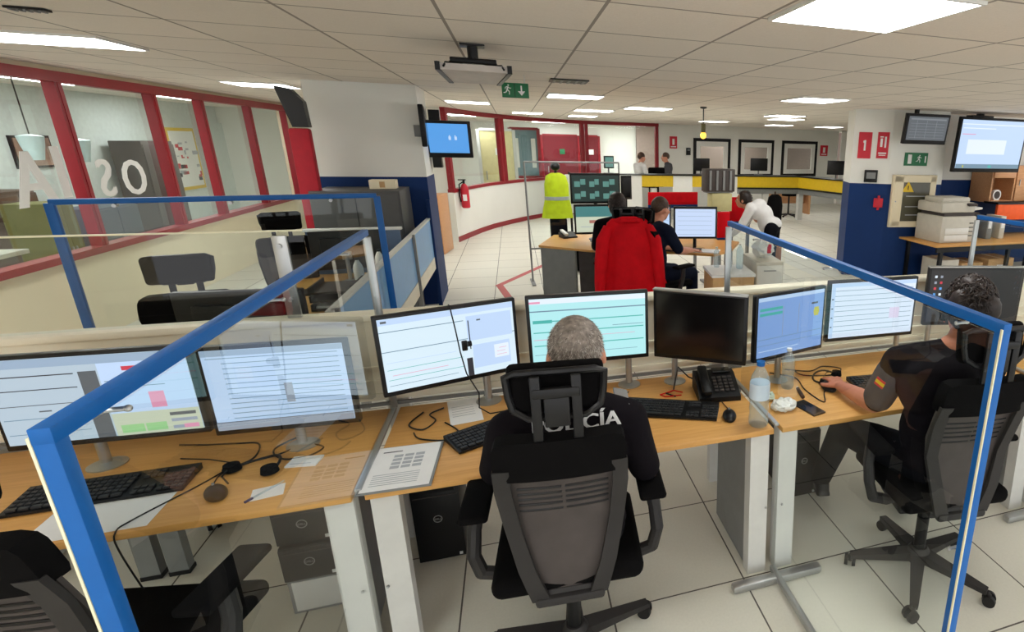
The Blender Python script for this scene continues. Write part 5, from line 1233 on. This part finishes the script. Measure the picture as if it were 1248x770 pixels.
person('person in white shirt seated behind the counter before the bright glazed room', (3.15, 15.0, 0), -1.2, {k: (v[0], v[1], v[2] + .27) if isinstance(v, tuple) and k[:2] != 'hd' and k[:2] != 'an' else v for k, v in SJ.items()}, M_wcloth, M_trouser, 'short', M_hairbrown)
P = aY(790, 192, 15.2)
person('second person behind the counter, half hidden by the one in white', (3.95, 15.45, 0), 1.4, {k: (v[0], v[1], v[2] + .27) if isinstance(v, tuple) and k[:2] != 'hd' and k[:2] != 'an' else v for k, v in SJ.items()}, M_greyslv, M_trouser, 'short', M_hairbrown)
# things under / before the counter
t = thing('wooden_desk', 'small orange brown wooden desk seen beneath the counter', 'desk', (7.55, 15.0, 0))
MB().m(M_cab).box((0, 0, .72), (1.2, .5, .04)).build('worktop', t); MB().m(M_cab).box((0, .05, .5), (1.1, .03, .4)).build('back_panel', t)
for s in (-1, 1): MB().m(M_cab).box((s * .55, 0, .35), (.05, .45, .7)).build('leg', t)
t = thing('swivel_stool', 'dark swivel stool base below the counter', 'stool', (7.2, 14.35, 0))
b = MB().m(M_satin)
for k in range(5): a_ = 2 * PI * k / 5; b.cone((0, 0, .08), (.28 * math.cos(a_), .28 * math.sin(a_), .04), .02); b.ell((.28 * math.cos(a_), .28 * math.sin(a_), .03), .03, n=10, k=6)
b.build('base', t); MB().m(M_satin).cone((0, 0, .06), (0, 0, .6), .025).build('column', t); MB().m(M_blackfab).lathe([(.2, .58), (.21, .61), (.2, .65)]).build('seat', t)

# ------------------------------------------------------------------ printer corner
t = thing('printer_table', 'beech table carrying the photocopier at the right wall', 'table', (6.6, 6.72, 0))
MB().m(M_oak).box((.25, 0, .60), (2.7, .85, .03), .004).build('tabletop', t)
for x in (-.95, .3, 1.5):
    for y in (-.36, .36): MB().m(M_satin).box((x, y, .29), (.05, .05, .58)).build('leg', t)
MB().m(M_satin).box((.25, -.38, .54), (2.6, .03, .07)).build('rail', t)
t = thing('photocopier', 'grey and cream photocopier on the beech table under the wall screens', 'photocopier', (5.98, 6.72, .616))
MB().m(M_offw).box((0, 0, .19), (.62, .56, .38), .02).build('body', t)
MB().m(M_charback).box((.02, 0, .40), (.56, .5, .06), .01).build('output_recess', t)
MB().m(M_offw).box((-.03, 0, .50), (.6, .54, .14), .025).build('scanner', t)
MB().m(M_offw).box((0, .03, .60), (.5, .4, .07), .02).build('document_feeder', t)
MB().m(M_white).box((.37, 0, .47), (.2, .4, .03), .008, rot=(0, -.1, 0)).build('side_tray', t)
MB().m(M_charback).box((.38, .0, .40), (.2, .3, .02), .005).build('lower_tray', t)
mb = MB().m(M_satin)
for k in range(4): mb.box((.22, -.284, .10 + k * .06), (.07, .008, .012))
mb.build('buttons', t)
for k in range(2): d = MB().m(M_white).box((-.03, -.285, .07 + k * .1), (.42, .012, .085), .003).build('paper_drawer', t)
MB().m(M_charback).box((.18, -.29, .545), (.16, .05, .03), .005, rot=(.4, 0, 0)).build('control_panel', t)
for k, (x, w_, h_, lab, mt) in enumerate(((6.35, .4, .3, 'cardboard carton under the beech table, nearest the column', M_card), (6.9, .5, .34, 'longer cardboard carton under the beech table', M_card), (5.92, .34, .36, 'white box under the beech table below the photocopier', M_offw))):
    t = thing('carton', lab, 'box', (x, 6.65, 0)); MB().m(mt).box((0, 0, h_ / 2), (w_, .4, h_), .004).build('body', t); MB().m(M_paper).box((0, -.2005, h_ * .6), (w_ * .3, .002, h_ * .25)).build('side_sticker', t); MB().m(M_cream).box((0, 0, h_ + .0005), (.05, .4, .001)).build('tape', t)
# wooden wall cupboards and orange tray at the right edge
t = thing('wall_cupboard', 'light wooden cupboard with open niche at the right edge, under the big screen', 'cupboard', (7.75, 7.3, 1.12))
MB().m(M_cab).box((0, .2, .28), (1.3, .04, .56)).box((0, 0, .01), (1.3, .44, .03)).box((0, 0, .55), (1.3, .44, .03)).box((-.64, 0, .28), (.03, .44, .56)).box((.64, 0, .28), (.03, .44, .56)).box((-.18, 0, .28), (.03, .44, .56)).build('body', t)
d = MB().m(M_cab).box((.24, -.23, .28), (.8, .02, .52), .003).build('door', t); MB().m(M_alu).cone((-.1, -.25, .26), (-.1, -.25, .36), .008).build('handle', d)
MB().m(M_cab).box((-.41, -.23, .46), (.44, .02, .16), .003).build('upper_door', t)
t = thing('white_clock', 'small round white object in the cupboard niche', 'clock', (7.32, 7.15, 1.137)); MB().m(M_white).cone((0, 0, .09), (0, .05, .09), .085, n=24).box((0, .02, .01), (.1, .06, .02)).build('body', t); MB().m(M_charback).cone((0, -.003, .09), (0, .0, .09), .06, n=24).build('face', t)
t = thing('orange_panel', 'orange panelled counter front at the right edge below the cupboard', 'panel', (7.75, 6.9, 0))
MB().m(M_orange).box((0, 0, 1.0), (1.3, .05, .27), .006).build('orange_front', t); MB().m(M_blue).box((0, .01, .83), (1.3, .06, .06)).build('lower_rail', t); MB().m(M_satin).box((0, .12, 1.12), (1.32, .3, .03)).build('shelf', t)
for s in (-1, 1): MB().m(M_grey).box((s * .6, .1, .71), (.05, .2, .185)).build('leg', t)
for k, (x, lab) in enumerate(((6.75, 'grey upright file box beside the photocopier'), (7.0, 'second grey file box, right of the first on the beech table'))):
    t = thing('file_box', lab, 'file box', (x, 6.78, .616)); MB().m(M_dgrey if k == 0 else M_offw).box((0, 0, .17), (.1, .3, .34), .004).build('body', t); MB().m(M_paper).box((0, -.152, .22), (.06, .003, .12)).build('spine_label', t)
# ------------------------------------------------------------------ far right desk clutter
t = thing('side_cabinet', 'grey steel leg and pedestal at the far right behind the second officer', 'drawer unit', (3.15, 2.3, 0))
MB().m(M_grey).box((0, 0, .35), (.4, .5, .68), .005).build('body', t)
for k in range(3): d = MB().m(M_offw).box((0, -.256, .14 + k * .21), (.37, .014, .19), .003).build('drawer', t); MB().m(M_alu).box((0, -.268, .19 + k * .21), (.12, .012, .012)).build('handle', d)
sheet('paper_sheet', 'white sheet on the end desk at the far right edge', 'paper', 2.85, 2.15, .2, .29, .3)
bottle('dark drink bottle on the end desk at the far right', 2.75, 2.42, .22, .035, M_black, mt=M_hairbrown)

# ------------------------------------------------------------------ left corner beside the column
t = thing('metal_cabinet', 'dark grey low cabinet against the navy base of the left column', 'cabinet', (-1.5, 6.83, 0))
MB().m(mat('dark_grey_steel', hx(74, 74, 74), .5)).box((0, 0, .69), (.78, .62, 1.38), .006).build('body', t)
for s in (-1, 1): d = MB().m(mat('dark_grey_steel', hx(74, 74, 74), .5)).box((s * .19, -.317, .7), (.37, .015, 1.3), .003).build('door', t); MB().m(M_alu).box((s * .04, -.33, .75), (.012, .015, .12)).build('handle', d)
t = thing('small_carton', 'small beige box on top of the dark cabinet by the column', 'box', (-1.3, 6.85, 1.381)); MB().m(M_cream).box((0, 0, .045), (.24, .16, .09), .004).build('body', t); MB().m(M_card).box((0, -.081, .045), (.05, .002, .06)).build('sticker', t)
t = thing('desk_divider', 'grey blue divider with white top edge in front of the dark cabinet', 'desk divider', (-1.38, 5.75, 0))
MB().m(mat('slate_panel', hx(92, 112, 138), .6)).box((0, 0, .85), (.72, .04, .5)).build('panel', t); MB().m(M_white).box((0, 0, 1.112), (.76, .05, .024), .004).build('top_rail', t)
for s in (-1, 1): MB().m(M_dgrey).box((s * .3, 0, .3), (.04, .05, .6)).box((s * .3, 0, .012), (.06, .3, .024)).build('leg', t)
for k, (x, y, lab) in enumerate(((-1.12, 5.3, 'white spray bottle on the desk by the light blue divider'), (-1.2, 4.95, 'second white bottle on the desk by the light blue divider'))):
    bottle(lab, x, y, .26, .035, M_black, z=.741, mt=M_white)
t = thing('office_desk', 'desk surface behind the light blue divider with dark clutter', 'desk', (-1.42, 4.95, 0))
MB().m(M_oak).box((0, 0, DZ - .0125), (.85, 1.4, .025), .003).build('worktop', t)
for s in (-1, 1): MB().m(M_dgrey).box((0, s * .6, .36), (.6, .05, .71)).build('leg', t)
monitor('black back of a monitor on the cluttered desk beyond the light blue divider', (-1.12, 5.45), (-1.62, 5.4), 1.15, .32, [], base=S_off)
keyboard('black keyboard on the cluttered desk beyond the light blue divider', -1.45, 4.95, .2)
t = thing('document_tray', 'stack of dark document trays on the cluttered desk', 'tray', (-1.25, 4.55, DZ))
mb = MB().m(M_charback)
for k in range(3): mb.box((0, 0, .01 + k * .06), (.26, .34, .012)).box((-.125, 0, .03 + k * .06), (.01, .34, .04)).box((.125, 0, .03 + k * .06), (.01, .34, .04))
mb.build('trays', t); MB().m(M_paper).box((0, 0, .025), (.21, .29, .015)).build('paper', t)
# oak cabinet with dispenser by the curved wall
t = thing('oak_cabinet', 'narrow oak cabinet with pale front beyond the left column', 'cabinet', (-1.38, 10.72, 0), -.15)
MB().m(M_cab).box((0, 0, .5), (.42, .6, .98), .006).build('body', t); d = MB().m(M_offw).box((-.02, -.308, .5), (.38, .015, .92), .003).build('door', t); MB().m(M_alu).box((.12, -.32, .6), (.015, .015, .1)).build('handle', d)
t = thing('gel_dispenser', 'white and green bottle on top of the oak cabinet', 'dispenser', (-1.38, 10.6, .991)); MB().m(M_white).lathe([(.06, 0), (.06, .14), (.02, .18), (.02, .22)]).build('body', t); MB().m(M_green).lathe([(.062, .04), (.062, .11)]).box((-.03, 0, .23), (.1, .03, .02)).build('pump', t)

# ------------------------------------------------------------------ office behind the red windows
def wallx(px0, px1, py0, py1, X):
    a, b = aX(px0, (py0 + py1) / 2, X), aX(px1, (py0 + py1) / 2, X); t_ = aX((px0 + px1) / 2, py0, X).z; u_ = aX((px0 + px1) / 2, py1, X).z
    return a.y, b.y, u_, t_
y0, y1, z0, z1 = wallx(209, 243, 156, 232, -5.98)
t = thing('whiteboard', 'whiteboard with yellow frame and scribbles seen through the third red window', 'whiteboard', (-5.985, (y0 + y1) / 2, z0), PI / 2); W, H = y1 - y0, z1 - z0
MB().m(M_yellow).box((0, 0, H / 2), (W, .03, H)).build('frame', t); MB().m(M_white).box((0, -.018, H / 2), (W - .14, .01, H - .12)).build('board', t)
mb = MB()
random.seed(5)
for k in range(22): mb.m(random.choice((M_ink, M_signred, M_inkd))).box((random.uniform(-.4, .4) * W, -.0245, random.uniform(.15, .8) * H), (random.uniform(.05, .22), .002, random.uniform(.02, .08)))
mb.build('scribbles', t)
for px, py, lab in ((152, 182, 'white conical pendant lamp behind the red post between the first and second windows'), (60, 178, 'white conical pendant lamp seen through the leftmost red window')):
    P = aX(px - 30 if px > 100 else px, py, -4.7); P = aX(98 if px > 100 else 40, py, -4.7)
    t = thing('pendant_lamp', lab, 'lamp', (-4.7, P.y, CZ)); MB().m(mat('lamp_blue_white', hx(206, 232, 238), .4)).lathe([(.055, P.z - CZ - .14), (.085, P.z - CZ), (.1, P.z - CZ + .1), (.02, P.z - CZ + .12)]).build('shade', t); MB().m(M_satin).cone((0, 0, 0), (0, 0, P.z - CZ + .11), .006).build('cord', t)
olive = mat('olive_cloth', hx(104, 104, 54), .8); slate = mat('slate_cupboard', hx(62, 74, 88), .6)
for px0, px1, py, X, mt, lab in ((118, 172, 250, -5.2, slate, 'dark slate cupboard seen low through the second red window'), (176, 214, 172, -5.5, M_charback, 'tall charcoal cupboard at the right of the second red window'), (62, 92, 246, -4.9, olive, 'olive green cupboard seen through the leftmost red window'), (0, 48, 232, -5.4, M_hairbrown, 'brown cluttered cupboard at the left edge behind the red window')):
    y0, y1, zz, z1 = wallx(px0, px1, py, py + 40, X); W = y1 - y0
    t = thing('office_cupboard', lab, 'cupboard', (X, (y0 + y1) / 2, 0), PI / 2); MB().m(mt).box((0, .2, z1 / 2), (W, .4, z1), .01).build('body', t)
    for q in (-1, 1): d = MB().m(mt).box((q * W * .25, -.008, z1 / 2), (W * .48, .015, z1 * .94), .003).build('door', t); MB().m(M_alu).box((q * .03, -.022, z1 / 2), (.012, .015, .1)).build('handle', d)
y0, y1, z0, z1 = wallx(16, 64, 165, 205, -5.98)
t = thing('picture_frame', 'dark framed picture behind the leftmost red window', 'picture', (-5.985, (y0 + y1) / 2, z0), PI / 2); W, H = y1 - y0, z1 - z0
MB().m(M_satin).box((0, 0, H / 2), (W, .03, H)).build('frame', t); MB().m(mat('picture_tone', hx(150, 120, 104), .7, var=.4, scale=6)).box((0, -.018, H / 2), (W - .06, .008, H - .06)).build('picture', t)
for px0, px1, lab in ((262, 298, 'pale panelled door leaf behind the fourth red window'), (318, 345, 'pale panelled door leaf behind the last red window')):
    y0, y1, z0, z1 = wallx(px0, px1, 130, 240, -5.9); W = y1 - y0
    t = thing('sliding_door', lab, 'door', (-5.95, (y0 + y1) / 2, 0), PI / 2); MB().m(mat('pale_green_panel', hx(206, 216, 212), .5)).box((0, 0, 1.05), (W, .04, 2.1)).build('leaf', t); MB().m(M_dgrey).box((.1, -.022, 1.05), (.02, .006, 2.0)).build('seam', t)
t = thing('room_divider', 'pale grey counter behind the leftmost red windows', 'counter', (-4.5, 6.1, 0), PI / 2)
MB().m(M_charback).box((0, 0, .4), (1.6, .4, .8), .01).build('body', t); MB().m(M_offw).box((0, 0, .82), (1.7, .46, .04), .004).build('top', t)
for k in range(6):
    mt = (M_white, M_tape, M_blue, M_offw, M_green, M_white)[k]; h = (.16, .1, .2, .12, .15, .22)[k]
    tag(MB().m(mt).lathe([(.05, 0), (.06, h * .2), (.05, h * .8), (.03, h)]).build('storage_jar', loc=(-4.5, 5.5 + k * .2, .841)), ('white', 'pink', 'navy', 'off-white', 'green', 'tall white')[k] + ' jar on the counter behind the leftmost red windows', 'jar', 'jars behind the window')
